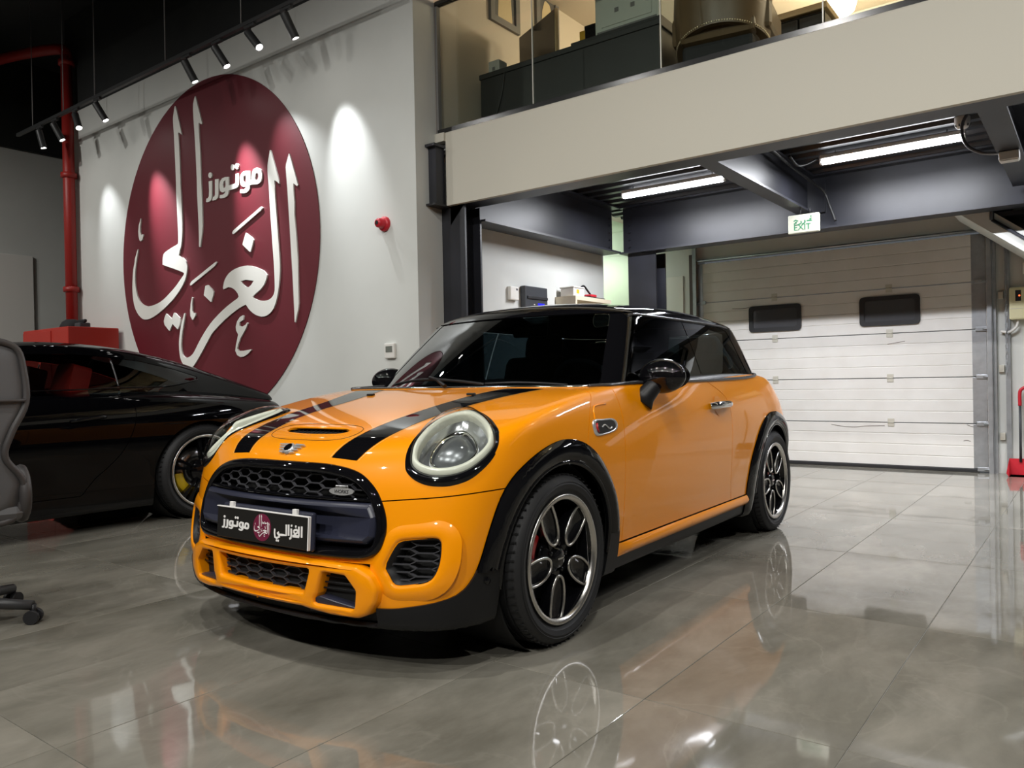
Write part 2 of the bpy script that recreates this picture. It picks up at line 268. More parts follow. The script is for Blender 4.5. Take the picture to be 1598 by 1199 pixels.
def surface_net(F, lo, hi, h):
    """dual mesh of F=0 on a grid, projected onto the surface; returns V, T"""
    ax = [np.arange(lo[i], hi[i]+h, h) for i in range(3)]
    G = np.empty([len(a) for a in ax])
    for j in range(0, len(ax[1]), 40):
        X, Y, Z = np.meshgrid(ax[0], ax[1][j:j+40], ax[2], indexing='ij')
        G[:, j:j+40] = F(X, Y, Z)
    S = G < 0
    c = S[:-1, :-1, :-1].astype(np.int8)
    cnt = sum(S[i:S.shape[0]-1+i, j:S.shape[1]-1+j, k:S.shape[2]-1+k].astype(np.int8) for i in (0, 1) for j in (0, 1) for k in (0, 1))
    act = (cnt > 0) & (cnt < 8)
    idx = -np.ones(act.shape, int); cells = np.argwhere(act); idx[act] = np.arange(len(cells))
    # vertex: mean of edge crossings
    P = np.zeros((len(cells), 3)); N = np.zeros(len(cells))
    ci, cj, ck = cells.T
    for a in range(3):
        for o1 in (0, 1):
            for o2 in (0, 1):
                o = [0, 0, 0]; o[(a+1) % 3] = o1; o[(a+2) % 3] = o2
                q = list(o); q[a] = 1
                g0 = G[ci+o[0], cj+o[1], ck+o[2]]; g1 = G[ci+q[0], cj+q[1], ck+q[2]]
                m = (g0 < 0) != (g1 < 0); t = np.where(m, g0/np.where(m, g0-g1, 1), 0)
                for d in range(3):
                    P[:, d] += np.where(m, (o[d]+(t if d == a else 0)), 0)
                N += m
    V = np.array(lo)+(cells+P/N[:, None])*h
    Q = []
    for a in range(3):
        b, cc = (a+1) % 3, (a+2) % 3
        sl0 = [slice(None)]*3; sl1 = [slice(None)]*3
        sl0[a] = slice(0, -1); sl1[a] = slice(1, None)
        A = S[tuple(sl0)]; B = S[tuple(sl1)]
        e = np.argwhere(A != B)
        ok = (e[:, b] > 0) & (e[:, cc] > 0) & (e[:, b] < S.shape[b]-1) & (e[:, cc] < S.shape[cc]-1)
        e = e[ok]
        def cell(db, dc):
            k = e.copy(); k[:, b] += db; k[:, cc] += dc
            return idx[k[:, 0], k[:, 1], k[:, 2]]
        q = np.stack([cell(-1, -1), cell(0, -1), cell(0, 0), cell(-1, 0)], 1)
        fl = A[e[:, 0], e[:, 1], e[:, 2]]
        q[~fl] = q[~fl][:, ::-1]
        Q.append(q)
    Q = np.concatenate(Q); Q = Q[(Q >= 0).all(1)]
    V = project(F, V)
    d1 = ((V[Q[:, 0]]-V[Q[:, 2]])**2).sum(1); d2 = ((V[Q[:, 1]]-V[Q[:, 3]])**2).sum(1)
    T = np.where((d1 < d2)[:, None, None], Q[:, [[0, 1, 2], [0, 2, 3]]], Q[:, [[0, 1, 3], [1, 2, 3]]]).reshape(-1, 3)
    return V, T
class TM:
    """triangle mesh with a panel label for each face; cut() splits it along the zero line of a field"""
    def __init__(s, F, V, T, lab=0):
        s.F, s.V, s.T, s.L = F, V, T, np.full(len(T), lab)
    def _iso(s, fld, sel):
        tm = np.isin(s.L, sel); used = np.unique(s.T[tm])
        v = np.full(len(s.V), np.nan); v[used] = fld(*s.V[used].T)
        v[np.abs(v) < 4e-4] = 4e-4
        tri = s.T[tm]; lab = s.L[tm]; rest = s.T[~tm]; restl = s.L[~tm]
        sg = v[tri] < 0; k = sg.sum(1)
        mix = (k == 1) | (k == 2)
        if not mix.any():
            return tm, v
        M = tri[mix]; sgm = sg[mix]; km = k[mix]
        odd = np.where(km == 1, sgm.argmax(1), (~sgm).argmax(1)); r = np.arange(len(M))
        a, b, c = M[r, odd], M[r, (odd+1) % 3], M[r, (odd+2) % 3]
        E = np.sort(np.concatenate([np.stack([a, b], 1), np.stack([a, c], 1)]), axis=1)
        U, inv = np.unique(E, axis=0, return_inverse=True); inv = inv.ravel()
        t = v[U[:, 0]]/(v[U[:, 0]]-v[U[:, 1]])
        NV = s.V[U[:, 0]]*(1-t[:, None])+s.V[U[:, 1]]*t[:, None]
        if s.F is not None: NV = project(s.F, NV, 2)
        n0 = len(s.V); s.V = np.concatenate([s.V, NV]); v = np.concatenate([v, np.zeros(len(NV))])
        ab = inv[:len(M)]+n0; ac = inv[len(M):]+n0
        NT = np.concatenate([np.stack([a, ab, ac], 1), np.stack([ab, b, c], 1), np.stack([ab, c, ac], 1)])
        NL = np.tile(lab[mix], 3)
        s.T = np.concatenate([rest, tri[~mix], NT]); s.L = np.concatenate([restl, lab[~mix], NL])
        return None, v
    def cut(s, fld, new, sel, gap=0.0):
        sel = sel if isinstance(sel, (list, tuple)) else [sel]
        def one(g, lab, cond_sel):
            _, v = s._iso(lambda x, y, z: fld(x, y, z)+g, cond_sel)
            tm = np.isin(s.L, cond_sel)
            mn = np.nanmin(v[s.T], axis=1)
            s.L[tm & (mn < -1e-9)] = lab
        one(gap/2, new, sel)
        if gap: one(-gap/2, -1, sel)
    def get(s, lab):
        t = s.T[np.isin(s.L, lab)]; u, inv = np.unique(t, return_inverse=True)
        return s.V[u], inv.reshape(-1, 3)
def polysd(P, X, Y):
    """signed distance (negative inside) to polygon P"""
    P = np.array(P, float); X = np.asarray(X); sh = X.shape; x = X.ravel(); y = np.asarray(Y).ravel()
    d = np.full(x.shape, 1e9); ins = np.zeros(x.shape, bool)
    for (x0, y0), (x1, y1) in zip(P, np.roll(P, -1, 0)):
        ex, ey = x1-x0, y1-y0; wx, wy = x-x0, y-y0
        t = np.clip((wx*ex+wy*ey)/(ex*ex+ey*ey+1e-12), 0, 1)
        d = np.minimum(d, (wx-t*ex)**2+(wy-t*ey)**2)
        c = (y0 > y) != (y1 > y)
        with np.errstate(divide='ignore', invalid='ignore'):
            ins ^= c & (x < ex*(y-y0)/(ey if ey else 1e-12)+x0)
    return (np.sqrt(d)*np.where(ins, -1, 1)).reshape(sh)
def smooth_poly(P, n=8, closed=True):
    """Catmull-Rom through the points"""
    P = np.array(P, float); N = len(P); out = []
    for i in range(N if closed else N-1):
        if closed: p0, p1, p2, p3 = P[i-1], P[i], P[(i+1) % N], P[(i+2) % N]
        else: p0, p1, p2, p3 = P[max(i-1, 0)], P[i], P[i+1], P[min(i+2, N-1)]
        for t in np.arange(n)/n:
            out.append(.5*((2*p1)+(-p0+p2)*t+(2*p0-5*p1+4*p2-p3)*t*t+(-p0+3*p1-3*p2+p3)*t**3))
    if not closed: out.append(P[-1])
    return np.array(out)
def round_poly(P, r, n=6):
    """polygon with its corners rounded; r a number or one per corner"""
    P = np.array(P, float); N = len(P); out = []
    r = np.broadcast_to(r, N)
    for i in range(N):
        a, b, c = P[i-1], P[i], P[(i+1) % N]
        u = (a-b)/np.linalg.norm(a-b); w = (c-b)/np.linalg.norm(c-b)
        cosv = np.clip(u@w, -1, 1); half = np.arccos(cosv)/2
        d = min(r[i]/np.tan(half), .48*np.linalg.norm(a-b), .48*np.linalg.norm(c-b))
        p, q = b+u*d, b+w*d
        for t in np.linspace(0, 1, n):
            out.append((1-t)**2*p+2*t*(1-t)*b+t*t*q)
    return np.array(out)
# ---------------------------------------------------------------- room materials
def wall_paint(name, col, scale=1.5, amt=.5, c2=None, rough=.6):
    return mat(name, col, rough, noise=(scale, amt, c2 or tuple(c*.86 for c in col)), bump=(40, .04, .004))
wall_paint('white_paint', (.63, .64, .61)); wall_paint('fascia_paint', (.55, .52, .44), .7, .35, (.50, .48, .42)); wall_paint('warm_lit_paint', (.62, .54, .44))  # upstairs beige holds the warmth of the office lamps in its colour
wall_paint('recess_lit_paint', (.62, .72, .55)); wall_paint('grey_paint', (.30, .30, .30))  # recess walls: greenish tint of lamplight put into the colour
mat('black_ceiling', (.010, .012, .013), .7, noise=(3, .6, (.016, .018, .016)))
mat('black_steel', (.012, .0125, .016), .42, noise=(2.2, .8, (.026, .027, .036)))
mat('deck_steel', (.012, .012, .014), .4)
mat('galvanised', (.42, .44, .46), .38, metal=.7, noise=(14, .6, (.30, .31, .33)))
mat('hinge_metal', (.55, .53, .46), .45, metal=.3)
mat('rubber_black', (.012, .012, .014), .5)
mat('grout', (.42, .41, .38), .6)
mat('red_pipe', (.30, .016, .012), .45); mat('red_plastic', (.55, .015, .03), .4); mat('red_cabinet', (.42, .022, .012), .45)
mat('off_white_plastic', (.72, .70, .66), .45); mat('dark_grey_plastic', (.045, .048, .055), .4); mat('ivory_plastic', (.62, .58, .36), .45)
mat('wood_light', (.62, .55, .42), .5, noise=(6, .5, (.5, .42, .3)))
mat('cable_black', (.012, .012, .012), .5); mat('spot_black', (.030, .031, .032), .45)
mat('tube_light', (1, 1, 1), .4, emit=(.93, .95, 1.0), es=22); mat('spot_disc', (1, 1, 1), .4, emit=(1, .97, .92), es=30)
mat('warm_disc', (1, 1, 1), .4, emit=(1, .82, .55), es=14)
mat('blue_screen', (.0, .0, .1), .3, emit=(.02, .02, 1.0), es=1.4); mat('red_led', (.3, 0, 0), .3, emit=(1, .08, .02), es=5)
mat('exit_face', (.42, .42, .34), .5); mat('exit_green', (.005, .16, .07), .5)
mat('maroon_wall', (.115, .006, .014), .5, noise=(5, .3, (.10, .006, .012))); mat('sign_white', (.76, .75, .70), .5)
mat('brown_leather', (.115, .072, .034), .42, noise=(9, .5, (.09, .055, .025)), bump=(120, .12, .002)); mat('brass', (.7, .6, .42), .3, metal=1)
mat('desk_grey', (.018, .018, .018), .45); mat('screen_black', (.008, .008, .009), .15, coat=.4); mat('grey_frame', (.16, .155, .15), .5)
mat('wood_frame', (.45, .33, .18), .5); mat('mesh_grey', (.105, .105, .11), .7, bump=(300, .3, .001)); mat('yellow_card', (.65, .38, .02), .5)
thin_glass('rail_glass', (.90, .93, .90))
def floor_tile_material():
    m = bpy.data.materials.new('polished_stone_tile'); m.use_nodes = True; nt = m.node_tree; b = nt.nodes['Principled BSDF']; L = nt.links.new; N = nt.nodes.new
    g = N('ShaderNodeNewGeometry'); oi = N('ShaderNodeObjectInfo')
    add = N('ShaderNodeVectorMath'); add.operation = 'ADD'; sc_ = N('ShaderNodeVectorMath'); sc_.operation = 'SCALE'; sc_.inputs['Scale'].default_value = 9.0
    cmb = N('ShaderNodeCombineXYZ'); L(oi.outputs['Random'], cmb.inputs[0]); L(oi.outputs['Random'], cmb.inputs[2]); L(cmb.outputs[0], sc_.inputs[0])
    L(g.outputs['Position'], add.inputs[0]); L(sc_.outputs[0], add.inputs[1])
    st = N('ShaderNodeMapping'); st.inputs['Scale'].default_value = (1.6, .8, 1); st.inputs['Rotation'].default_value = (0, 0, .5); L(add.outputs[0], st.inputs[0])
    n1 = N('ShaderNodeTexNoise'); n1.inputs['Scale'].default_value = 1.6; n1.inputs['Detail'].default_value = 9; n1.inputs['Roughness'].default_value = .62; n1.inputs['Distortion'].default_value = .25; L(st.outputs[0], n1.inputs[0])
    cr = N('ShaderNodeValToRGB'); e = cr.color_ramp.elements; e[0].position = .30; e[0].color = (.135, .126, .102, 1); e[1].position = .70; e[1].color = (.300, .280, .236, 1)
    q = cr.color_ramp.elements.new(.5); q.color = (.210, .197, .164, 1)
    L(n1.outputs['Fac'], cr.inputs[0])
    n2 = N('ShaderNodeTexNoise'); n2.inputs['Scale'].default_value = 1.3; n2.inputs['Detail'].default_value = 6; n2.inputs['Distortion'].default_value = 1.6; L(add.outputs[0], n2.inputs[0])
    mr = N('ShaderNodeMapRange'); mr.inputs[1].default_value = .485; mr.inputs[2].default_value = .50; mr.inputs[3].default_value = 0; mr.inputs[4].default_value = 1
    mr2 = N('ShaderNodeMapRange'); mr2.inputs[1].default_value = .50; mr2.inputs[2].default_value = .515; mr2.inputs[3].default_value = 1; mr2.inputs[4].default_value = 0
    L(n2.outputs['Fac'], mr.inputs[0]); L(n2.outputs['Fac'], mr2.inputs[0])
    mu = N('ShaderNodeMath'); mu.operation = 'MULTIPLY'; L(mr.outputs[0], mu.inputs[0]); L(mr2.outputs[0], mu.inputs[1])
    n3 = N('ShaderNodeTexNoise'); n3.inputs['Scale'].default_value = 3; L(add.outputs[0], n3.inputs[0]); mu2 = N('ShaderNodeMath'); mu2.operation = 'MULTIPLY'; L(mu.outputs[0], mu2.inputs[0]); L(n3.outputs['Fac'], mu2.inputs[1])
    mu3 = N('ShaderNodeMath'); mu3.operation = 'MULTIPLY'; mu3.inputs[1].default_value = .16; L(mu2.outputs[0], mu3.inputs[0])
    mx = N('ShaderNodeMix'); mx.data_type = 'RGBA'; mx.inputs[7].default_value = (.46, .43, .37, 1); L(mu3.outputs[0], mx.inputs[0]); L(cr.outputs[0], mx.inputs[6]); L(mx.outputs[2], b.inputs['Base Color'])
    b.inputs['Roughness'].default_value = .045; b.inputs['Specular IOR Level'].default_value = .62
    bn = N('ShaderNodeTexNoise'); bn.inputs['Scale'].default_value = 5.0; bn.inputs['Detail'].default_value = 1.5; L(add.outputs[0], bn.inputs[0])
    bp = N('ShaderNodeBump'); bp.inputs['Strength'].default_value = .5; bp.inputs['Distance'].default_value = .0012; L(bn.outputs['Fac'], bp.inputs['Height']); L(bp.outputs[0], b.inputs['Normal'])
    MATS['polished_stone_tile'] = m; return m
floor_tile_material()

# ---------------------------------------------------------------- shell
def sbox(name, lo, hi, m, parent=None, r=0):
    mb = MB(); (mb.rbox(lo, hi, r) if r else mb.box(lo, hi)); o = mb.build(name, m, parent)
    return o if parent is not None else struct(o)
XL, XR, YF, YB, ZC = -12.2, 4.0, -5.0, 8.68, 5.6
floor = sbox('floor', (XL, YF, -.12), (XR, YB+.2, -.004), 'grout')
TX, TY = .58, 1.183
tile = MB().rbox((0.0012, .0012, -.010), (TX-.0012, TY-.0012, 0), .0012, seg=1).mesh('tile'); tile.materials.append(MATS['polished_stone_tile'])
def to_px(p):
    q = Vector(p)-Vector((0, 0, CAMH)); w = q.dot(_f)
    return (799+FPX*q.dot(_r)/w, 599.5-FPX*q.dot(_u)/w, w) if w > .05 else None
rest = MB(); nt_ = 0
for i in range(-20, 10):
    for j in range(-6, 8):
        x0, y0 = -1.115+TX*i, .935+TY*j
        if x0+TX < XL or x0 > XR or y0 > YB or y0+TY < YF: continue
        vis = False
        for a in (0, .5, 1):
            for b in (0, .25, .5, .75, 1):
                p = to_px((x0+TX*a, y0+TY*b, 0))
                if p and -20 < p[0] < 1618 and 560 < p[1] < 1260: vis = True
        if vis:
            o = bpy.data.objects.new('tile', tile); C.objects.link(o); o.location = (x0, y0, 0); o.parent = floor; nt_ += 1
        else: rest.box((x0+.0012, y0+.0012, -.010), (x0+TX-.0012, y0+TY-.0012, 0))
r_ = rest.build('tile_field', 'polished_stone_tile', floor); r_['kind'] = 'stuff'
struct(MB().box((XL, YF, ZC), (XR, YB+.2, ZC+.1)).build('ceiling', 'black_ceiling'))
sbox('wall_left', (XL-.15, YF, 0), (XL, YB+.2, 4.36), 'white_paint')
sbox('trim_1', (XL-.15, YF, 4.36), (XL+.06, YB+.2, ZC), 'black_ceiling')
sbox('wall_right', (XR, YF, 0), (XR+.15, YB+.2, ZC), wall_paint('reflection_dark', (.10, .10, .10)))  # dark colour set to deepen what the car sides reflect
sbox('wall_front', (XL, YF-.15, 0), (XR, YF, ZC), 'grey_paint')
DX0, DX1, DZ = -3.76, -.83, 2.33           # garage door opening
sbox('wall_niche', (-5.6, YB, 0), (-4.36, YB+.2, 2.80), 'recess_lit_paint')  # end of the back wall, greenish light put into its colour
wb = MB(); wb.box((-5.6, YB, 2.80), (-4.36, YB+.2, ZC)); wb.box((-4.36, YB, 0), (DX0, YB+.2, ZC)); wb.box((DX1, YB, 0), (.9, YB+.2, ZC)); wb.box((DX0, YB, DZ), (DX1, YB+.2, ZC)); struct(wb.build('wall_back', 'white_paint')); sbox('wall_corner', (.9, YB, 0), (XR, YB+.2, ZC), 'reflection_dark')  # dark end of back wall added to dim the hatchback's side reflection
sbox('wall_sign', (-10.36, 4.55, 0), (-4.34, 4.80, 4.40), 'white_paint')
sbox('trim_3', (-10.36, 4.55, 4.40), (-4.34, 4.80, ZC), 'black_ceiling')
sbox('wall_side', (-4.50, 4.80, 0), (-4.34, 7.48, 2.80), 'white_paint')
sbox('wall_upper', (-4.50, 4.80, 2.80), (-4.34, YB, ZC), 'warm_lit_paint')
sbox('wall_recess', (-5.75, 7.30, 0), (-5.6, YB+.2, 2.80), 'recess_lit_paint')
sbox('ceiling_recess', (-5.75, 7.30, 2.80), (-4.50, YB+.2, 2.88), 'recess_lit_paint')
sbox('trim_2', (-5.6, 7.30, 0), (-4.50, 7.40, 2.80), 'recess_lit_paint')
sbox('wall_behind', (XL, YB, 0), (-5.75, YB+.2, ZC), 'white_paint')
# ---------------------------------------------------------------- mezzanine
FZ0, FZ1, FY = 2.405, 3.0, 4.80
sbox('trim_5', (-4.24, FY, FZ0), (XR, FY+.04, FZ1), 'fascia_paint')                      # white fascia
sbox('trim_6', (-4.34, FY-.02, 2.93), (-4.24, FY+.05, FZ1), 'fascia_paint')
def ibeam(name, axis, c, lo, hi, z0, z1, bf=.2, tf=.018, tw=.012):
    """rolled steel beam along x or y"""
    mb = MB()
    for (a0, a1, b0, b1) in ((c-bf/2, c+bf/2, z0, z0+tf), (c-bf/2, c+bf/2, z1-tf, z1), (c-tw/2, c+tw/2, z0+tf, z1-tf)):
        mb.box((lo, a0, b0), (hi, a1, b1)) if axis == 'x' else mb.box((a0, lo, b0), (a1, hi, b1))
    return struct(mb.build(name, 'black_steel'))
DECK = 2.78
b_front = ibeam('steel_beam', 'x', 4.94, -4.25, XR, FZ0+.003, DECK, .19)
b_rear = ibeam('steel_beam', 'x', 7.42, -4.05, XR, 2.28, DECK, .20)
b_side = ibeam('steel_beam', 'y', -4.15, 5.05, 7.34, 2.29, DECK, .22)
b_mid = ibeam('steel_beam', 'y', -2.11, 5.04, 7.32, 2.42, DECK, .13)
b_right = ibeam('steel_beam', 'y', -.46, 5.04, 7.32, 2.42, DECK, .14)
def bolts(beam, spots, d):
    k = None
    for p in spots:
        if k is None: k = MB().lathe([(0, .012), (.010, .011), (.012, 0)], 6, Vector(d).to_track_quat('Z', 'Y').to_matrix().to_4x4(), smooth=False).build('bolt', 'black_steel', beam); k.location = p
        else: part_copy(k, beam, location=p)
bolts(b_rear, [(-3.97+.05*0, 7.406, 2.36+.075*i) for i in range(5)]+[(-2.02, 7.406, 2.46+.07*i) for i in range(4)], (0, -1, 0))
bolts(b_side, [(-4.136, 7.27, 2.36+.075*i) for i in range(5)], (1, 0, 0))
sbox('clip_plate', (-2.05, 7.38, 2.44), (-1.97, 7.413, 2.72), 'black_steel', b_rear)
def hcol(x0, x1, y0, y1, z1):
    mb = MB(); t = .02
    mb.box((x0, y0, 0), (x1, y0+t, z1)); mb.box((x0, y1-t, 0), (x1, y1, z1)); mb.box(((x0+x1)/2-.008, y0+t, 0), ((x0+x1)/2+.008, y1-t, z1))
    return struct(mb.build('steel_column', 'black_steel'))
c1 = hcol(-4.335, -4.09, 4.845, 5.06, 2.405)
sbox('top_flange', (-4.34, 4.70, 2.405), (-4.26, 4.80, 2.88), 'black_steel', c1); sbox('cap_plate', (-4.36, 4.66, 2.395), (-4.24, 4.845, 2.41), 'black_steel', c1); sbox('head_plate', (-4.36, 4.66, 2.87), (-4.24, 4.80, 2.89), 'black_steel', c1)
mb = MB(); mb.prism([(-4.24, 2.405), (-4.09, 2.405), (-4.24, 2.25)], -4.86, -4.845, Matrix.Rotation(pi/2, 4, 'X')); mb.build('gusset', 'black_steel', c1)
c2 = hcol(-3.98, -3.66, 7.38, 7.62, 2.28)
# corrugated deck
prof = []
y = 5.0
while y < 8.66:
    prof += [(y, DECK+.05), (y+.07, DECK+.05), (y+.10, DECK), (y+.17, DECK)]; y += .20
mb = MB(); n = len(prof); mb.add([(x, a, b) for x in (-4.34, XR) for a, b in prof], [(i, i+1, n+i+1, n+i) for i in range(n-1)]); struct(mb.build('ceiling_deck', 'deck_steel'))
sbox('floor_upper', (-4.34, FY+.04, 2.84), (XR, YB, 2.95), 'grey_paint')
sbox('ceiling_upper', (-4.34, FY+.3, 4.72), (XR, YB, 4.80), 'warm_lit_paint')
# glass balustrade
rail = thing('glass_balustrade', 'frameless glass balustrade along the edge of the mezzanine', 'railing', (0, FY+.02, FZ1))
gx = [-4.335, -3.371, -2.322, -1.278, -.23, .82, 1.87, 2.92, 3.97]
for a, b in zip(gx[:-1], gx[1:]): MB().box((a+.004, -.006, .012), (b-.004, .006, 1.05)).build('glass_panel', 'rail_glass', rail)
mat('seam_seal', (.55, .53, .48), .3)
for x in gx[1:-1]: MB().box((x-.0035, -.0055, .012), (x+.0035, .0055, 1.05)).build('joint_seal', 'seam_seal', rail)
mat('dark_channel', (.022, .022, .022), .2, metal=.3)
MB().box((-4.32, -.022, 0), (XR, .022, .035)).build('base_channel', 'dark_channel', rail)
MB().box((-4.335, -.02, .0), (-4.31, .02, 1.05)).build('end_post', 'grey_frame', rail)
MB().rbox((-4.335, -.025, 1.05), (XR, .025, 1.09), .008).build('handrail', 'dark_channel', rail)

# ---------------------------------------------------------------- garage door
door = struct(bpy.data.objects.new('door_1', None)); C.objects.link(door)
PZ = [.032, .467, .917, 1.371, 1.826, 2.285]
wall_paint('door_white', (.72, .70, .67), 5, .45, (.62, .59, .55), .42)
for k in range(5):
    z0, z1 = PZ[k]+.002, PZ[k+1]-.002; h = (z1-z0)/4
    prof = [(.04, z0), (.0, z0+.003)]
    for q in range(1, 4): zc = z0+h*q; prof += [(.0, zc-.006), (.005, zc-.002), (.005, zc+.002), (.0, zc+.006)]
    prof += [(.0, z1-.003), (.04, z1)]
    n = len(prof); x0, x1 = DX0+.02, DX1-.02; mb = MB()
    v = [(x, YB-.03+d, z) for x in (x0, x1) for d, z in prof]
    mb.add(v, [(i, i+1, n+i+1, n+i)[::-1] for i in range(n-1)]+[tuple(range(n)), tuple(range(n, 2*n))[::-1], (n-1, 0, n, 2*n-1)]); mb.build('door_panel', 'door_white', door)
MB().rbox((DX0+.02, YB-.045, .0), (DX1-.10, YB-.005, .034), .005).build('bottom_seal', 'rubber_black', door)
hm = None
for X in (-2.86, -1.70):
    for z in PZ[1:5]:
        if hm is None:
            mb = MB(); mb.rbox((-.03, -.006, -.04), (.03, 0, -.004), .002); mb.rbox((-.03, -.006, .004), (.03, 0, .04), .002); mb.cyl((-.03, -.006, 0), (.03, -.006, 0), .006, 8)
            hm = mb.build('hinge', 'hinge_metal', door); hm.location = (X, YB-.031, z)
        else: part_copy(hm, door, location=(X, YB-.031, z))
for (a, b, c_, d) in ((-3.145, -2.572, 1.452, 1.742), (-1.980, -1.417, 1.452, 1.752)):
    o = round_poly([(a, c_), (b, c_), (b, d), (a, d)], .045, 5); i_ = round_poly([(a+.045, c_+.045), (b-.045, c_+.045), (b-.045, d-.045), (a+.045, d-.045)], .03, 5)
    M = Matrix(((1, 0, 0, 0), (0, 0, -1, YB-.03), (0, 1, 0, 0), (0, 0, 0, 1)))
    wf = MB().ring([tuple(p) for p in o], [tuple(p) for p in i_], 0, .018, M).build('window_frame', 'rubber_black', door)
    MB().prism([tuple(p) for p in i_], .002, .006, M).build('window_pane', mat('pane_reflection_grey', (.07, .07, .075), .06, spec=.9), wf)  # base grey stands in for the pane's pale reflection
for X0, X1 in ((DX0+.01, DX0+.07), (DX1-.145, DX1-.025)):
    for k in range(5): MB().rbox((X0, YB-.034, PZ[k]+.006), (X1, YB-.030, PZ[k+1]-.006), .002).build('end_stile', 'galvanised', door)
for X, s in ((DX0-.01, -1), (DX1+.005, 1)):
    MB().box((X-.02, YB-.09, 0), (X+.02, YB-.085, 2.55)).box((X+.02*s-.003, YB-.09, 0), (X+.02*s+.003, YB-.0, 2.55)).build('roller_track', 'galvanised', door)
    for z in PZ[:5]:
        MB().rbox((X-.02-.10*(s > 0), YB-.05, z-.02), (X+.02+.10*(s < 0), YB-.034, z+.02), .004).cyl((X-.06*s, YB-.06, z), (X+.015*s, YB-.06, z), .007, 8).build('roller_bracket', 'galvanised', door)
sbox('door_post', (DX1+.02, YB-.05, 0), (DX1+.055, YB, 2.45), 'galvanised', door); sbox('door_post', (DX1+.125, YB-.03, 0), (DX1+.165, YB, 2.40), 'galvanised', door)
sbox('door_post', (DX0-.09, YB-.05, 0), (DX0-.05, YB, 2.40), mat('dark_wood', (.07, .045, .04), .5), door)
MB().tube([(DX0, YB-.07, 2.31), (DX1, YB-.07, 2.31)], .014, 8).build('lift_shaft', 'galvanised', door)
for z in (.35, .99, 1.68): MB().rbox((DX1+.07, YB-.03, z-.035), (DX1+.115, YB-.002, z+.035), .003).cyl((DX1+.092, YB-.034, z), (DX1+.092, YB-.028, z), .014, 10).build('photo_sensor', 'hinge_metal', door)
mat('scuff', (.18, .15, .13), .7)
for pts in ([(-1.03, .455), (-.985, .437), (-.94, .432), (-.89, .432)], [(-2.28, .437), (-2.18, .420), (-2.05, .412), (-1.95, .425), (-1.76, .432)], [(-1.72, 1.262), (-1.66, 1.27), (-1.56, 1.285)], [(-3.34, 1.735), (-3.22, 1.728), (-3.15, 1.735)], [(-1.06, .30), (-1.03, .305), (-1.0, .296)]):
    MB().tube(smooth_poly(np.array([(x, YB-.0305, z) for x, z in pts]), 4, False), .003, 5).build('scuff_mark', 'scuff', door)
# ---------------------------------------------------------------- stair behind the rear beam
stair = struct(bpy.data.objects.new('stair', None)); C.objects.link(stair)
a = Vector((-1.05, 0, 2.40)); dv = Vector((1, 0, -.81)).normalized(); L_ = 2.9
nrm2 = Vector((.81, 0, 1)).normalized()
v = []
for yy in (7.62, 8.55):
    for p in (a, a+dv*L_, a+dv*L_+nrm2*.14, a+nrm2*.14): v.append((p.x, yy, p.z))
MB().add(v, [(0, 1, 2, 3), (7, 6, 5, 4), (0, 4, 5, 1), (1, 5, 6, 2), (2, 6, 7, 3), (3, 7, 4, 0)]).build('stair_soffit', 'white_paint', stair)
for i in range(11):
    p = a+dv*(.13+.25*i)+nrm2*.14; MB().box((p.x-.02, 7.64, p.z-.02), (p.x+.24, 8.55, p.z+.02)).build('tread', 'black_steel', stair)
for yy in (7.60,):
    q = [a+dv*t+nrm2*.95 for t in (.45, 2.8)]
    MB().tube([(p.x, yy, p.z-.62) for p in q], .016, 6).build('stair_rail', 'black_steel', stair)
    MB().tube([(-.70, yy, 2.42), (-.70, yy, 2.225)], .016, 6).build('stair_rail', 'black_steel', stair); MB().tube([(-.70, yy, 2.225), (.6, yy, 1.17)], .014, 6).build('stair_rail', 'black_steel', stair)
# ---------------------------------------------------------------- shape of the orange hatchback (x left, y backwards from the front axle, z up)
hb_Hc = spl([-.9, -.7, -.6, -.5, -.4, -.2, 0, .3, .6, 1.0, 2.0, 2.6, 3.0, 3.3], [.52, .668, .728, .775, .810, .858, .893, .940, .957, .967, .992, .980, .93, .88])
hb_K = spl([-.8, -.5, -.2, 0, .3, .6, 1, 2, 3], [.08, .05, .025, .012, .008, 0, 0, 0, .06])
hb_K4 = spl([-.8, -.3, 0, .3, .6, 3], [.10, .06, .035, .03, .02, .02])
hb_P = spl([-1, -.7, -.4, -.1, .3, .8, 1.6, 2.1, 2.5, 2.8, 3.1, 3.3], [.86, .915, .955, .98, .997, 1.0, 1.0, 1.0, .992, .965, .91, .86])
hb_S = spl([.1, .18, .25, .32, .40, .55, .65, .75, .85, .93, 1.02], [.775, .79, .805, .815, .826, .838, .840, .833, .815, .788, .75])
hb_Yf = spl([.1, .18, .25, .35, .45, .55, .62, .69, .75, .85, .95], [-.655, -.69, -.70, -.695, -.68, -.66, -.642, -.612, -.575, -.50, -.42])
hb_Yr = spl([.1, .2, .35, .55, .73, .85, .95, 1.05], [2.95, 3.02, 3.08, 3.09, 3.04, 2.94, 2.84, 2.72])
def hb_F(x, y, z):
    ax = np.abs(x); x2 = x*x
    top = z-(hb_Hc(y)-hb_K(y)*x2-hb_K4(y)*x2*x2)
    side = ax-hb_P(y)*hb_S(z)
    front = hb_Yf(z)+.24*x2+.14*x2*x2-y
    rear = y-hb_Yr(z)+.22*x2+.1*x2*x2
    bot = .165-z
    f = smax(side, front*.9, .20)
    f = smax(f, rear*.9, .22)
    f = smax(f, top, .06)
    return smax(f, bot, .03)
gh_W = spl([.85, .94, 1.05, 1.15, 1.25, 1.32, 1.4], [.770, .748, .712, .676, .636, .603, .55])
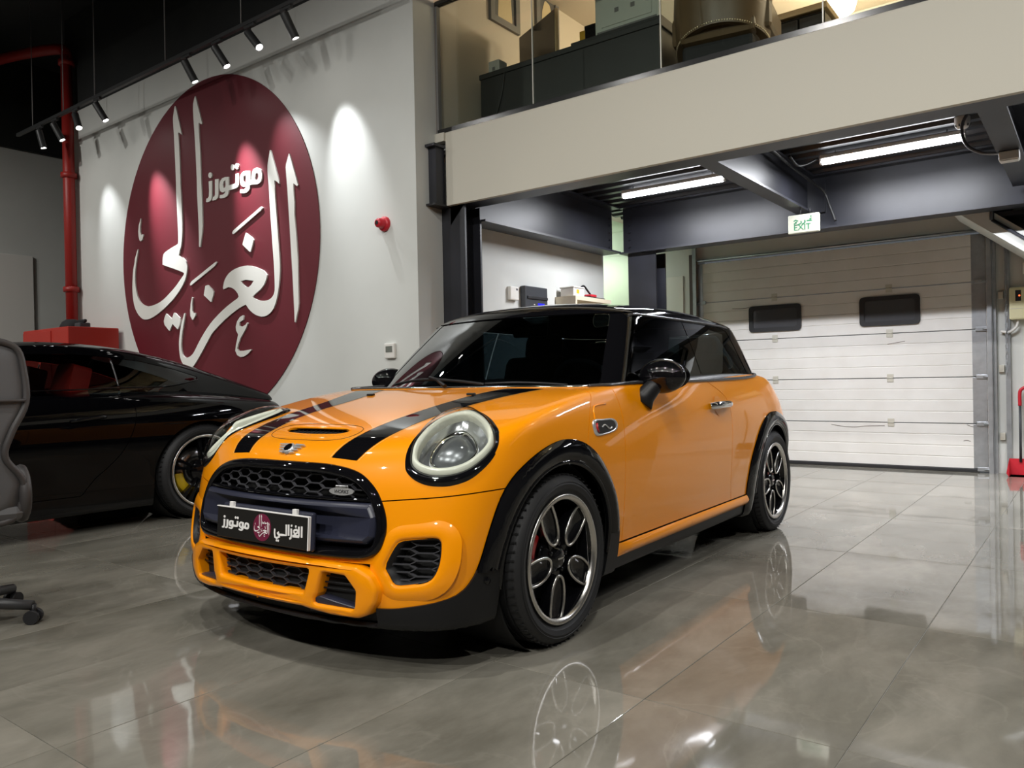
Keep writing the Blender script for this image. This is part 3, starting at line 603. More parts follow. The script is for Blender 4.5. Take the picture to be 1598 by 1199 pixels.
gh_R = spl([.6, .85, 1.0, 1.2, 1.5, 1.9, 2.2, 2.45, 2.65], [1.275, 1.338, 1.362, 1.381, 1.388, 1.376, 1.352, 1.320, 1.285])
def gh_F(x, y, z):
    x2 = x*x
    top = z-(gh_R(y)-.13*x2-.10*x2*x2)
    side = np.abs(x)-gh_W(z)*(1-.012*np.clip(y-1.9, 0, 2)**2*4)
    ws = (.30+1.40*(z-.945)+(.62-.35*(z-.945))*x2-y)*.56
    rear = (y-(2.80-.62*(z-.95))+.55*x2)*.8
    f = smax(side, ws, .055)
    f = smax(f, rear, .14)
    f = smax(f, top, .035)
    return smax(f, .86-z, .01)
# ---------------------------------------------------------------- materials of the cars
mat('orange_paint', (.96, .315, .0005), .35, coat=1.0, spec=.15)
mat('black_gloss', (.004, .004, .005), .3, coat=1.0, spec=.0)
mat('black_paint', (.0015, .0015, .002), .3, coat=.62, spec=.0)
mat('black_plastic', (.010, .010, .011), .42, spec=.3)
mat('navy_plastic', (.022, .024, .042), .30)
mat('dark_void', (.003, .003, .003), .8)
mat('rubber', (.010, .010, .011), .62, bump=(60, .1, .002))
mat('chrome', (.82, .82, .83), .08, metal=1)
mat('brushed_alloy', (.62, .60, .57), .27, metal=1)
mat('steel_disc', (.35, .35, .36), .3, metal=1)
mat('red_caliper', (.55, .012, .015), .35, coat=.5)
mat('yellow_caliper', (.62, .42, .01), .4, coat=.5)
mat('lamp_ring', (.80, .80, .68), .25, coat=.6)
mat('lamp_silver', (.55, .56, .57), .22, metal=.85)
mat('lamp_grey', (.20, .21, .22), .3, metal=.6)
mat('seat_cloth', (.012, .012, .014), .8)
mat('red_leather', (.50, .03, .018), .5)
mat('white_print', (.88, .86, .84), .5)
mat('maroon_print', (.17, .012, .045), .45)
mat('plate_black', (.012, .011, .010), .4)
mat('red_enamel', (.5, .02, .02), .3, coat=.5)
thin_glass('tinted_glass', (.10, .135, .15), f0=.06); thin_glass('clear_glass', (.93, .95, .94)); thin_glass('dark_glass', (.42, .42, .42))

def panel(tm, lab, name, m, parent, off=0.0, thick=.006, sel=None, F=None):
    """one body panel: its faces, and an edge folded inwards"""
    V, T = tm.get(lab)
    if sel is not None:
        T = T[sel(V[T].mean(1))]; u, inv = np.unique(T, return_inverse=True); V = V[u]; T = inv.reshape(-1, 3)
    if len(T) == 0: return None
    N = grad(F or tm.F, V); N /= np.linalg.norm(N, axis=1, keepdims=True)
    A = np.cross(V[T[:, 1]]-V[T[:, 0]], V[T[:, 2]]-V[T[:, 0]])
    bad = (A*N[T].sum(1)).sum(1) < 0; T[bad] = T[bad][:, ::-1]
    if callable(off):
        P = V+N*off(V)[:, None]
        fn = np.cross(P[T[:, 1]]-P[T[:, 0]], P[T[:, 2]]-P[T[:, 0]]); N = np.zeros_like(P)
        for q in range(3): np.add.at(N, T[:, q], fn)
        N /= np.maximum(np.linalg.norm(N, axis=1, keepdims=True), 1e-12)
    else: P = V+N*off
    E = np.concatenate([T[:, [0, 1]], T[:, [1, 2]], T[:, [2, 0]]]); key = np.sort(E, 1)
    _, idx, cnt = np.unique(key, axis=0, return_index=True, return_counts=True); B = E[idx[cnt == 1]]
    if thick and len(B):
        a, b = P[B[:, 0]], P[B[:, 1]]; ai = a-N[B[:, 0]]*thick; bi = b-N[B[:, 1]]*thick
        nn = np.cross(b-a, N[B[:, 0]]); nn /= np.maximum(np.linalg.norm(nn, axis=1, keepdims=True), 1e-9)
        k = len(P); n = len(B); r = np.arange(n)
        P2 = np.concatenate([P, b, a, ai, bi]); N2 = np.concatenate([N]+[nn]*4)
        q = np.concatenate([np.stack([k+r, k+n+r, k+2*n+r], 1), np.stack([k+r, k+2*n+r, k+3*n+r], 1)])
        return npmesh(name, P2, np.concatenate([T, q]), m, parent, N2)
    return npmesh(name, P, T, m, parent, N)
left = lambda c: c[:, 0] > 0
right = lambda c: c[:, 0] < 0
mir = lambda P: np.array(P)*[-1, 1, 1]

# ---------------------------------------------------------------- wheels
def make_wheel(parent, R, rr, wdt, style, name='tyre', cal='red_caliper', cal_ang=170):
    """tyre standing at the origin with its axle along x, outer face towards +x; returns the tyre with its sub-parts"""
    M = Matrix.Rotation(pi/2, 4, 'Y')
    h = wdt/2
    prof = [(rr-.004, -h*.78), (rr+.012, -h*.92), ((R+rr)/2, -h), (R-.03, -h*.97), (R-.010, -h*.86), (R, -h*.7)]
    for g in (-.45, -.12, .12, .45):   # tread with grooves
        prof += [(R, h*(g-.05)), (R-.007, h*(g-.045)), (R-.007, h*(g+.045)), (R, h*(g+.05))]
    prof += [(R, h*.7), (R-.010, h*.86), (R-.03, h*.97), ((R+rr)/2, h), (rr+.020, h*.95), (rr+.016, h*.90), (rr-.004, h*.80)]
    t = MB().lathe(prof, 72, M)
    t.lathe([(rr+.045, h*.985), (rr+.047, h*1.0), (rr+.049, h*.985)], 72, M)
    tyre = t.build(name, 'rubber', parent, 35)
    tr = MB()                                  # shoulder sipes
    for i in range(64):
        for s in (-1, 1):
            q = Matrix.Rotation(2*pi*i/64, 4, 'X') @ Matrix.Rotation(.25*s, 4, 'Z')
            tr.box((s*h*.52-.0, -.003, R-.003) if s > 0 else (-h*.86, -.003, R-.003), (h*.86, .003, R+.0012) if s > 0 else (-h*.52, .003, R+.0012), q)
    q_ = tr.build('tread_sipe', 'dark_void', tyre); q_['kind'] = 'stuff'
    # rim barrel and lip
    MB().lathe([(rr-.016, h*.80), (rr-.03, h*.5), (rr-.035, -h*.3), (rr-.02, -h*.8)], 64, M).build('rim_barrel', 'black_gloss', tyre)
    MB().lathe([(rr-.004, h*.80), (rr+.004, h*.92), (rr-.002, h*.95), (rr-.016, h*.93), (rr-.020, h*.80)], 72, M).build('rim_lip', 'brushed_alloy', tyre)
    xo = h*.80                                  # face of the spokes
    def P3(r, a, d=0): return (xo+d, -r*sin(a), r*cos(a))
    if style == 'loop':
        n = 5; ri, ro = .062, rr-.014
        for k in range(n):
            a0 = 2*pi*k/n+.489
            # twisted leaf-shaped loop from the hub to the lip, wider outside
            c = [(.29, -.006), (.325, -.025), (.44, -.043), (.62, -.054), (.80, -.057), (.96, -.052), (.995, -.018), (.985, .026), (.80, .043), (.62, .046), (.44, .038), (.325, .020)]
            out = smooth_poly([(v*.86, ro*u) for u, v in c], 5)
            cen = out.mean(0)
            MM = Matrix(((0, 0, 1, 0), (-1, 0, 0, 0), (0, 1, 0, 0), (0, 0, 0, 1))) @ Matrix.Rotation(-a0, 4, 'Z')
            w = MB()
            # black dished centre of the spoke
            inn = cen+(out-cen)*.86
            pts = [(*p, xo-.012) for p in inn]; m_ = len(pts)
            deep = [(*(cen+(p-cen)*.45), xo-.020) for p in out]
            w.add([MM @ Vector(p) for p in pts+deep+[(*cen, xo-.020)]], [(i, (i+1) % m_, m_+(i+1) % m_, m_+i) for i in range(m_)]+[(m_+i, m_+(i+1) % m_, 2*m_) for i in range(m_)], True)
            w.ring([tuple(p) for p in cen+(out-cen)*1.01], [tuple(p) for p in cen+(out-cen)*.84], xo-.05, xo-.010, MM)
            # web from hub to the loop
            web = [(.05*sin(v), .05*cos(v)) for v in np.linspace(-.55, .55, 6)]+[(ro*.55*sin(.12), ro*.55*cos(.12)), (ro*.98*sin(.03), ro*.98*cos(.03)), (ro*.98*sin(-.2), ro*.98*cos(-.2)), (ro*.55*sin(-.25), ro*.55*cos(-.25))]
            w.prism(web, xo-.06, xo-.022, MM)
            sp = w.build('spoke', 'black_gloss', tyre, 50)
            lp = MB(); lp.tube([MM @ Vector((*p, xo-.006)) for p in out], .0058, 8, closed=True); lp.build('spoke_loop', 'brushed_alloy', sp)
        MB().lathe([(.0, xo-.006), (.030, xo-.006), (.036, xo-.010), (.040, xo-.02), (.075, xo-.028), (.085, xo-.05)], 32, M).build('hub', 'black_gloss', tyre)
        MB().rbox((xo-.006, -.018, -.004), (xo-.002, .018, .004), .0015).build('hub_badge', 'chrome', tyre)
    else:
        for k in range(10):
            a0 = 2*pi*(k//2)/5+(.13 if k % 2 else -.13); w = MB()
            p = [(.07, a0-.1+(.0)), (rr*.6, a0-.05), (rr-.018, a0-.075), (rr-.018, a0+.075), (rr*.6, a0+.05), (.07, a0+.1)]
            MM = Matrix(((0, 0, 1, 0), (-1, 0, 0, 0), (0, 1, 0, 0), (0, 0, 0, 1)))
            w.prism([(r*sin(a), r*cos(a)) for r, a in p], xo-.05, xo-.012, MM); w.build('spoke', 'black_gloss', tyre)
        MB().lathe([(.0, xo-.004), (.035, xo-.004), (.06, xo-.012), (.09, xo-.03)], 32, M).build('hub', 'black_gloss', tyre)
    lug = None
    for k in range(5):
        a = 2*pi*k/5+.489+pi/5; p = Vector(P3(.052, a, -.03))
        if lug is None: me = MB().lathe([(0, .018), (.008, .018), (.010, .012), (.010, 0)], 12, M).build('lug_nut', 'black_gloss', tyre); lug = me; me.location = p
        else: part_copy(lug, tyre, location=p)
    MB().lathe([(.06, -.012), (.155*rr/.235, -.012), (.155*rr/.235, .010), (.06, .010)], 48, M, closed=True).build('brake_disc', 'steel_disc', tyre)
    c = MB(); a1 = radians(cal_ang)
    prof = [(rr*.50, -.055), (rr*.50, .040), (rr*.60, .052), (rr*.74, .048), (rr*.80, .02), (rr*.80, -.055)]
    MC = Matrix.Rotation(a1-radians(32)-pi/2, 4, 'X') @ M
    c.lathe(prof, 14, MC, arc=radians(64), closed=True, smooth=False)
    cb = c.build('brake_caliper', cal, tyre, 40)
    return tyre

def on_surf(F, P, off=0.0, it=6):
    P = project(F, np.array(P, float), it); n = grad(F, P); n /= np.linalg.norm(n, axis=1, keepdims=True); return P+n*off, n
# ================================================================ the orange hatchback
HB = thing('hatchback_car', 'orange three-door hatchback with black bonnet stripes and black roof, parked nose to the camera', 'car', (-2.41649, 2.39471, 0), .018627)
V, T = surface_net(hb_F, (-.95, -.85, .13), (.95, 3.25, 1.05), .0173)
tm = TM(hb_F, V, T)
far = lambda f, x, lim: np.maximum(f, lim-np.abs(x))
def wheel_cut(yc, r=.347):
    pl = [(yc+r*cos(a), .318+r*sin(a)) for a in np.linspace(0, pi, 40)]+[(yc-r, -.2), (yc+r, -.2)]
    return lambda x, y, z: far(polysd(pl, y, z), x, .42)
tm.cut(wheel_cut(.008), -1, 0); tm.cut(wheel_cut(2.49), -1, 0)
GRILLE = [(.168, .690), (.284, .683), (.365, .668), (.418, .643), (.465, .603), (.498, .548), (.512, .497), (.508, .445), (.492, .415), (.455, .396), (.38, .391), (.2, .391)]
GRILLE = smooth_poly(GRILLE+[(-x, z) for x, z in GRILLE[::-1]], 5)
tm.cut(lambda x, y, z: np.maximum(polysd(GRILLE, x, z), y), -1, 0)
INTAKE = smooth_poly([(.526, .366), (.534, .394), (.551, .430), (.566, .450), (.587, .456), (.633, .461), (.677, .463), (.692, .455), (.696, .436), (.696, .398), (.690, .368), (.677, .341), (.656, .326), (.624, .319), (.576, .313), (.556, .319), (.541, .343)], 4)
tm.cut(lambda x, y, z: np.maximum(polysd(INTAKE, np.abs(x), z), y), -1, 0)
HL = np.array([(.495, -.191, .851), (.544, -.156, .856), (.646, -.202, .838), (.734, -.271, .810), (.773, -.308, .774), (.779, -.338, .733), (.769, -.384, .689), (.742, -.437, .650), (.697, -.482, .632), (.642, -.514, .632), (.593, -.530, .647), (.556, -.533, .672), (.540, -.526, .697), (.527, -.505, .733), (.517, -.465, .767), (.489, -.372, .805), (.476, -.270, .834)])
HLC = HL.mean(0); _, _, vt = np.linalg.svd(HL-HLC); HLN = vt[2]*np.sign(vt[2] @ np.array([1, -1, 1.]))
HLU = np.cross([0, 0, 1.], HLN); HLU /= np.linalg.norm(HLU); HLV = np.cross(HLN, HLU)
hl2 = np.stack([(HL-HLC) @ HLU, (HL-HLC) @ HLV], 1)
HL2 = smooth_poly(hl2, 5)
def hl_fld(x, y, z):
    d = np.stack([np.abs(x), y, z], -1)-HLC
    return np.maximum(polysd(HL2, d @ HLU, d @ HLV), np.abs(d @ HLN)-.12)
tm.cut(hl_fld, -1, 0)
SLOT = smooth_poly([(-.175, -.440), (-.14, -.425), (-.06, -.420), (.06, -.420), (.14, -.425), (.175, -.440), (.15, -.462), (.06, -.474), (-.06, -.474), (-.15, -.462)], 4)
tm.cut(lambda x, y, z: np.maximum(polysd(SLOT, x, y), .7-z), -1, 0)
LINER = (tm.V.copy(), tm.T[tm.L == 0].copy())
# belt loop: everything inside is under the glasshouse
BELT = [(.0, .300), (.379, .319), (.55, .338), (.66, .362), (.715, .395), (.752, .46), (.766, .56), (.775, 1.0), (.776, 1.55), (.757, 2.2), (.715, 2.42), (.55, 2.60), (.3, 2.68), (0, 2.70)]
BELTP = np.array(BELT[:-1]+[(-x, y) for x, y in BELT[::-1][:-1]])
tm.cut(lambda x, y, z: np.maximum(polysd(smooth_poly(BELTP, 3), x, y), .87-z), 9, 0)
ARCHF = [(.445, -.1), (.445, .289), (.436, .37), (.398, .485), (.338, .580), (.255, .668), (.165, .723), (.062, .748), (-.034, .744), (-.151, .712), (-.261, .661), (-.323, .61), (-.361, .552), (-.400, .46), (-.429, .375), (-.457, .32), (-.502, .279), (-.587, .247), (-.63, .234), (-.75, .228), (-1.0, .228), (-1.0, -.1)]
ARCHR = [(2.0, -.1), (2.0, .30), (2.005, .378), (2.03, .471), (2.098, .571), (2.2, .668), (2.33, .728), (2.45, .746), (2.58, .735), (2.72, .69), (2.83, .60), (2.90, .48), (2.94, .36), (2.97, .30), (3.3, .28), (3.3, -.1)]
dens = lambda P, k=4: np.concatenate([smooth_poly(P[1:-1], k, False), [P[-1], P[0]]])
aF, aR = dens(ARCHF), dens(ARCHR)
tm.cut(lambda x, y, z: far(polysd(aF, y, z), x, 0), 1, 0)
tm.cut(lambda x, y, z: polysd(aR, y, z), 2, 0)
tm.cut(lambda x, y, z: z-.229, 3, 0)                                   # black rocker
tm.cut(lambda x, y, z: np.maximum(z-.287, y-2.1)*1.0+np.where(y < .3, 1, 0), 4, 0, .004)  # sill
tm.cut(lambda x, y, z: np.maximum(np.maximum(np.abs(x)-.5, np.abs(z-.275)-.10), y), 5, [0, 1])  # behind the lower lip
seam = spl([0, .48, .585, .681, .758, .81, .9], [.57, .578, .587, .595, .604, .610, .612])
tm.cut(lambda x, y, z: np.maximum(z-seam(np.abs(x)), y), 6, 0, .004)  # front bumper
hr = spl([.55, .65, .734, .801, .887, .912, .95], [.16, .17, .188, .214, .268, .292, .32])
tm.cut(lambda x, y, z: np.where(np.abs(x) < .70, -1+0*x, y-hr(z))+np.where(y > 1, 9, 0), 7, 0, .004)  # bonnet
DOOR = smooth_poly([(.475, 1.0), (.478, .9), (.485, .853), (.487, .785), (.480, .70), (.474, .52), (.480, .35), (.484, .27)], 3, False).tolist()+smooth_poly([(1.77, .27), (1.735, .36), (1.72, .46), (1.72, .6), (1.737, .733), (1.732, .803), (1.700, .857), (1.625, .902), (1.52, .947), (1.46, 1.0)], 3, False).tolist()
tm.cut(lambda x, y, z: far(polysd(DOOR, y, z), x, .5), 8, 0, .004)

def arch_off(yc, outer):
    # rounded bulge between the wheel opening and the outer edge of the cladding
    def f(P):
        d1 = np.maximum(np.hypot(P[:, 1]-yc, np.maximum(P[:, 2]-.318, 0))-.347, 0); d2 = np.maximum(-polysd(outer, P[:, 1], P[:, 2]), 0)
        t = d1/np.maximum(d1+d2, 1e-6); return .007+.016*np.sin(np.clip(t, 0, 1)*pi)**.8
    return f
body = MATS['orange_paint']
hood = panel(tm, 7, 'bonnet', body, HB)
bumper = panel(tm, 6, 'front_bumper', body, HB)
panel(tm, 9, 'cowl', MATS['black_plastic'], HB, -.003)
for s in (left, right):
    panel(tm, 0, 'front_fender', body, HB, sel=lambda c: s(c) & (c[:, 1] < .9))
    door = panel(tm, 8, 'door', body, HB, sel=s)
    if s is left: doorL = door
    else: doorR = door
    sill = panel(tm, 4, 'sill', body, HB, lambda P: .006+.018*np.sin(np.clip((P[:, 2]-.231)/.054, 0, 1)*pi)*np.clip((P[:, 1]-.44)/.1, 0, 1), .012, sel=s)
    panel(tm, 1, 'wheel_arch', MATS['black_gloss'], HB, arch_off(.008, aF), .020, sel=lambda c: s(c) & (c[:, 2] > .352-.0*c[:, 0]) & (c[:, 1] > -.5))
    panel(tm, 1, 'lower_cladding', MATS['black_plastic'], HB, .009, .016, sel=lambda c: s(c) & ~((c[:, 2] > .352) & (c[:, 1] > -.5)))
    panel(tm, 2, 'wheel_arch', MATS['black_gloss'], HB, arch_off(2.49, aR), .020, sel=s)
    panel(tm, 3, 'rocker', MATS['black_plastic'], HB, sel=s)
panel(tm, 0, 'rear_quarter', body, HB, sel=lambda c: c[:, 1] >= .9)
panel(tm, 5, 'lower_intake', MATS['dark_void'], HB, -.03)
LV, LT = LINER; u, inv = np.unique(LT, return_inverse=True); lv = LV[u]; ln = grad(hb_F, lv); ln /= np.linalg.norm(ln, axis=1, keepdims=True)
npmesh('inner_shell', lv-ln*.014, inv.reshape(-1, 3), MATS['dark_void'], HB)
for yc in (.008, 2.49):
    for s in (-1, 1):
        mb = MB(); mb.lathe([(.352, .40*s), (.352, .775*s)], 40, Matrix.Translation((0, yc, .318)) @ Matrix.Rotation(pi/2, 4, 'Y'))
        al_, _n = on_surf(hb_F, [(s*.82, yc+.349*cos(a), .318+.349*sin(a)) for a in np.linspace(-.15, pi+.15, 40)], .004); MB().tube(al_, .011, 8).build('arch_lip', 'black_gloss', HB)
        mb.lathe([(.352, .40*s), (.0, .40*s)], 40, Matrix.Translation((0, yc, .318)) @ Matrix.Rotation(pi/2, 4, 'Y')); mb.build('wheel_well', 'dark_void', HB)
MB().box((-.6, -.45, .17), (.6, 2.9, .19)).build('underbody', 'dark_void', HB)

# bonnet stripes with a thin paler line along each edge
st_in = spl([-.62, -.5, -.4, -.28, 0, .15, .32], [.232, .255, .268, .285, .30, .325, .385]); st_out = spl([-.62, -.5, -.4, -.2, 0, .16, .32], [.345, .385, .402, .427, .458, .51, .57])
def strip_on(F, cols, off, name, m, parent):
    """ribbon laid on a surface; cols = list of polylines of equal length"""
    A = np.array(cols); k, n = A.shape[:2]; P, N = on_surf(F, A.reshape(-1, 3), off)
    f = [(i*n+j, i*n+j+1, (i+1)*n+j+1, (i+1)*n+j) for i in range(k-1) for j in range(n-1)]
    T = np.array([t for q in f for t in ((q[0], q[1], q[2]), (q[0], q[2], q[3]))])
    A_ = np.cross(P[T[:, 1]]-P[T[:, 0]], P[T[:, 2]]-P[T[:, 0]]); bad = (A_*N[T[:, 0]]).sum(1) < 0; T[bad] = T[bad][:, ::-1]
    return npmesh(name, P, T, m, parent, N)
mat('stripe_edge_line', (.95, .55, .12), .3, coat=1)
for s in (1, -1):
    ys = np.linspace(-.592, .292, 70)
    zz = hb_Hc(ys)
    g = lambda t: [(s*(st_in(y)*(1-t)+st_out(y)*t), y-(.0), z-.01) for y, z in zip(ys, zz)]
    sm_ = strip_on(hb_F, [g(t) for t in np.linspace(0, 1, 13)], .0012, 'bonnet_stripe', MATS['black_gloss'], hood)
    for t0, t1 in ((-.075, -.045), (1.045, 1.075)):
        strip_on(hb_F, [g(t) for t in (t0, t1)], .0010, 'stripe_edge_line', MATS['stripe_edge_line'], hood)
# scoop: dark mesh, raised brow behind the slot
sp = [(x, y, .78) for x, y in SLOT]
P, N = on_surf(hb_F, sp, -.012); mb = MB(); k = len(P); mb.add(list(P)+[tuple(P.mean(0))], [(i, (i+1) % k, k) for i in range(k)]); mb.build('scoop_grille', 'dark_void', hood)
mb = MB()
for i in range(13):
    x = -.15+.025*i; Q, _ = on_surf(hb_F, [(x, -.47, .78), (x+.012, -.447, .785), (x, -.424, .79)], -.007); mb.tube(Q, .0018, 5)
mb.build('scoop_mesh', 'black_plastic', hood)
brow = [(x, -.421-.000*x+.16*x*x*0+(-.012 if abs(x) > .15 else 0)*((abs(x)-.15)/.03), .79) for x in np.linspace(-.176, .176, 25)]
Q, n = on_surf(hb_F, brow, .0015); mb = MB(); mb.tube(Q, [.0045*min(1, (.18-abs(q[0]))/.05)+.001 for q in Q], 8); mb.build('scoop_brow', body, hood)
ring = smooth_poly([(-.235, -.455), (-.20, -.505), (-.1, -.528), (.1, -.528), (.20, -.505), (.235, -.455), (.215, -.40), (.12, -.375), (-.12, -.375), (-.215, -.40)], 5)
Q, n = on_surf(hb_F, [(x, y, .78) for x, y in ring], .0002); MB().tube(Q, .0013, 5, closed=True).build('scoop_seam', 'dark_void', hood)
# winged badge on the bonnet
Q, n = on_surf(hb_F, [(0, -.573, .731)], 0); q0, n0 = Vector(Q[0]), Vector(n[0]); ux = Vector((1, 0, 0)); uy = n0.cross(ux).normalized(); ux = uy.cross(n0)
BM = Matrix.Identity(4); BM_S = Matrix.Scale(1.35, 4)
BM = Matrix((( ux.x, uy.x, n0.x, q0.x), (ux.y, uy.y, n0.y, q0.y), (ux.z, uy.z, n0.z, q0.z), (0, 0, 0, 1))) @ BM_S
bd = MB()
bd.lathe([(0, .010), (.014, .0095), (.018, .007), (.0185, .0)], 24, BM); em = bd.build('badge', mat('badge_silver', (.72, .72, .72), .22, metal=.65), hood)
MB().lathe([(0, .0112), (.013, .0108)], 24, BM).build('badge_disc', 'black_gloss', em)
for s in (-1, 1):
    for j in range(4):
        w = MB(); y0 = .014-.009*j; L = .052-.007*j
        w.prism([(s*.014, y0-.004), (s*L, y0-.001), (s*L, y0+.002), (s*.014, y0+.004)], .0, .006, BM); w.build('badge_wing', 'badge_silver', em)

# ---------------------------------------------------------------- headlights
def headlight(s):
    fl = lambda P: np.array(P)*[s, 1, 1]
    def at(k, d):   # outline scaled by k in the lamp plane, following the body at the rim, lifted by d
        pts = []
        B, _ = on_surf(hb_F, [HLC+HLU*a+HLV*b for a, b in HL2], 0)
        hgt = (B-HLC) @ HLN
        o = .010*min(1, (1.012-k)/.15)
        return [HLC+HLU*(a*k)+HLV*(b*k+o)+HLN*(h*k*k+d) for (a, b), h in zip(HL2, hgt)]
    n = len(HL2)
    def loft(levels, cap=False):
        L = [at(k, d) for k, d in levels]; v = [p for l in L for p in l]
        f = [(i*n+j, i*n+(j+1) % n, (i+1)*n+(j+1) % n, (i+1)*n+j) for i in range(len(L)-1) for j in range(n)]
        if cap: v.append(np.mean(L[-1], 0)); f += [(len(v)-1, (len(L)-1)*n+j, (len(L)-1)*n+(j+1) % n) for j in range(n)]
        return MB().add(fl(v), [q[::-1] if s < 0 else q for q in f], True)
    bz = loft([(1.012, -.02), (1.012, .003), (.985, .009), (.94, .011), (.89, .010), (.865, .003), (.86, -.02)]).build('headlight_bezel', 'black_gloss', HB)
    loft([(.875, .004), (.85, .020), (.78, .022), (.75, .010), (.74, -.02)]).build('light_ring', 'lamp_ring', bz)
    loft([(.75, -.012), (.66, -.040), (.54, -.050), (.47, -.045)], False).build('reflector', 'lamp_silver', bz)
    loft([(.54, -.03), (.52, -.022), (.49, -.022), (.47, -.035), (.42, -.05)]).build('projector_ring', 'chrome', bz)
    loft([(.48, -.055), (.42, -.030), (.30, -.012), (.15, -.004), (.05, -.002)], True).build('projector_lens', 'lamp_grey', bz)
    loft([(.93, .008), (.90, .020), (.80, .044), (.6, .062), (.4, .072), (.2, .077), (.05, .078)], True).build('lens_cover', 'clear_glass', bz)
headlight(1); headlight(-1)

# ---------------------------------------------------------------- front grille, plate, lower lip, side intakes
yfr = lambda x, z: hb_Yf(np.asarray(z, float))+.24*np.asarray(x)**2+.14*np.asarray(x)**4
def fr(x, z, d=0.0): return (float(x), float(yfr(x, z))+d, float(z))
def ext(p): return fr(p[0], p[1])
def off_poly(P, d):
    P = np.array(P, float); t = np.roll(P, -1, 0)-np.roll(P, 1, 0); t /= np.maximum(np.linalg.norm(t, axis=1, keepdims=True), 1e-9)
    ar = np.sum(P[:, 0]*np.roll(P[:, 1], -1)-np.roll(P[:, 0], -1)*P[:, 1]); sgn = 1 if ar > 0 else -1
    return P+np.stack([t[:, 1], -t[:, 0]], 1)*d*sgn
def front_ring(name, m, parent, levels):
    """closed frame swept round outlines: levels = [(outline, depth)], all outlines with the same number of points"""
    n = len(levels[0][0]); v = [fr(p[0], p[1], d) for L, d in levels for p in L]
    f = [(i*n+j, i*n+(j+1) % n, (i+1)*n+(j+1) % n, (i+1)*n+j) for i in range(len(levels)-1) for j in range(n)]
    return MB().add(v, f, True).build(name, m, parent)
G = GRILLE
gf = front_ring('grille_frame', 'black_gloss', HB, [(off_poly(G, .004), .02), (off_poly(G, .006), -.004), (off_poly(G, .0), -.016), (off_poly(G, -.012), -.020), (off_poly(G, -.024), -.012), (off_poly(G, -.030), .01), (off_poly(G, -.032), .05)])
gi = off_poly(G, -.03)
pts, trs = fill([[tuple(p) for p in gi]]); MB().add([fr(p[0], p[1], .055) for p in pts], trs).build('grille_back', 'dark_void', gf)
def honeycomb(name, parent, inside, x0, x1, z0, z1, cw, ch, depth, r, m='black_plastic'):
    """stretched hexagonal mesh of bars"""
    mb = MB(); seen = set()
    nx = int((x1-x0)/(cw*.75))+2; nz = int((z1-z0)/ch)+2
    for i in range(nx):
        for j in range(-1, nz):
            cx = x0+i*cw*.75; cz = z0+j*ch+(ch/2 if i % 2 else 0)
            hx = [(cx+cw/2*a, cz+ch/2*b) for a, b in ((-1, 0), (-.52, 1), (.52, 1), (1, 0), (.52, -1), (-.52, -1))]
            for k in range(6):
                a, b = hx[k], hx[(k+1) % 6]; key = tuple(sorted(((round(a[0], 3), round(a[1], 3)), (round(b[0], 3), round(b[1], 3)))))
                if key in seen: continue
                seen.add(key)
                if inside(*a) or inside(*b):
                    if not (inside(*a) and inside(*b)):
                        p, q = (a, b) if inside(*a) else (b, a); t = 1.0
                        for tt in np.linspace(0, 1, 12):
                            if not inside(p[0]+(q[0]-p[0])*tt, p[1]+(q[1]-p[1])*tt): break
                            t = tt
                        a, b = p, (p[0]+(q[0]-p[0])*t, p[1]+(q[1]-p[1])*t)
                    d0, d1 = depth, depth
                    A, B = Vector(fr(*a, d0)), Vector(fr(*b, d0))
                    if (B-A).length < .003: continue
                    dy = Vector((0, .010, 0))
                    t = (B-A).normalized(); s_ = Vector((-t.z, 0, t.x))*r
                    mb.add([A-s_, B-s_, B+s_, A+s_, A-s_*1.6+dy, B-s_*1.6+dy, B+s_*1.6+dy, A+s_*1.6+dy], [(0, 1, 2, 3), (4, 5, 1, 0), (3, 2, 6, 7), (1, 5, 6, 2), (4, 0, 3, 7)])
    return mb.build(name, m, parent)
upper = off_poly(G, -.026); sdU = lambda x, z: float(polysd(upper, np.array([x]), np.array([z]))[0]) < 0 and z > .574
honeycomb('grille_mesh', gf, sdU, -.50, .50, .580, .69, .092, .030, .008, .0016, mat('mesh_plastic', (.05, .05, .056), .3))
# chin bar across the grille, with the number plate on it
def bar_front(name, m, parent, outline, d_face, d_back, r=.012):
    P = np.array(outline)
    lv = [(P, d_back), (P, d_face+r), (off_poly(P, -r*.35), d_face+r*.35), (off_poly(P, -r), d_face)]
    n = len(P); v = [fr(p[0], p[1], d) for L, d in lv for p in L]
    f = [(i*n+j, i*n+(j+1) % n, (i+1)*n+(j+1) % n, (i+1)*n+j) for i in range(3) for j in range(n)]
    mb = MB().add(v, f, True)
    inner = off_poly(P, -r); pts, trs = fill([[tuple(p) for p in inner]]); mb.add([fr(p[0], p[1], d_face) for p in pts], trs, True)
    return mb.build(name, m, parent, 40)
def grid_poly(pl, step=.04):   # outline resampled so that long edges follow the curved front
    out = []
    P = np.array(pl)
    for a, b in zip(P, np.roll(P, -1, 0)):
        k = max(1, int(np.linalg.norm(b-a)/step))
        for t in np.arange(k)/k: out.append(a+(b-a)*t)
    return np.array(out)
chin = grid_poly(round_poly([(-.462, .572), (-.486, .53), (-.486, .462), (-.455, .437), (.455, .437), (.486, .462), (.486, .53), (.462, .572)], .015, 4), .05)
cb = bar_front('chin_bar', 'navy_plastic', gf, chin, -.020, .04, .016)
slat = grid_poly([(-.462, .585), (-.466, .577), (.466, .577), (.462, .585)], .05); bar_front('grille_rail', 'black_gloss', gf, slat, -.012, .03, .003)
MB().rbox((.17, -.668, .405), (.20, -.65, .425), .006).build('front_sensor', 'black_plastic', gf)
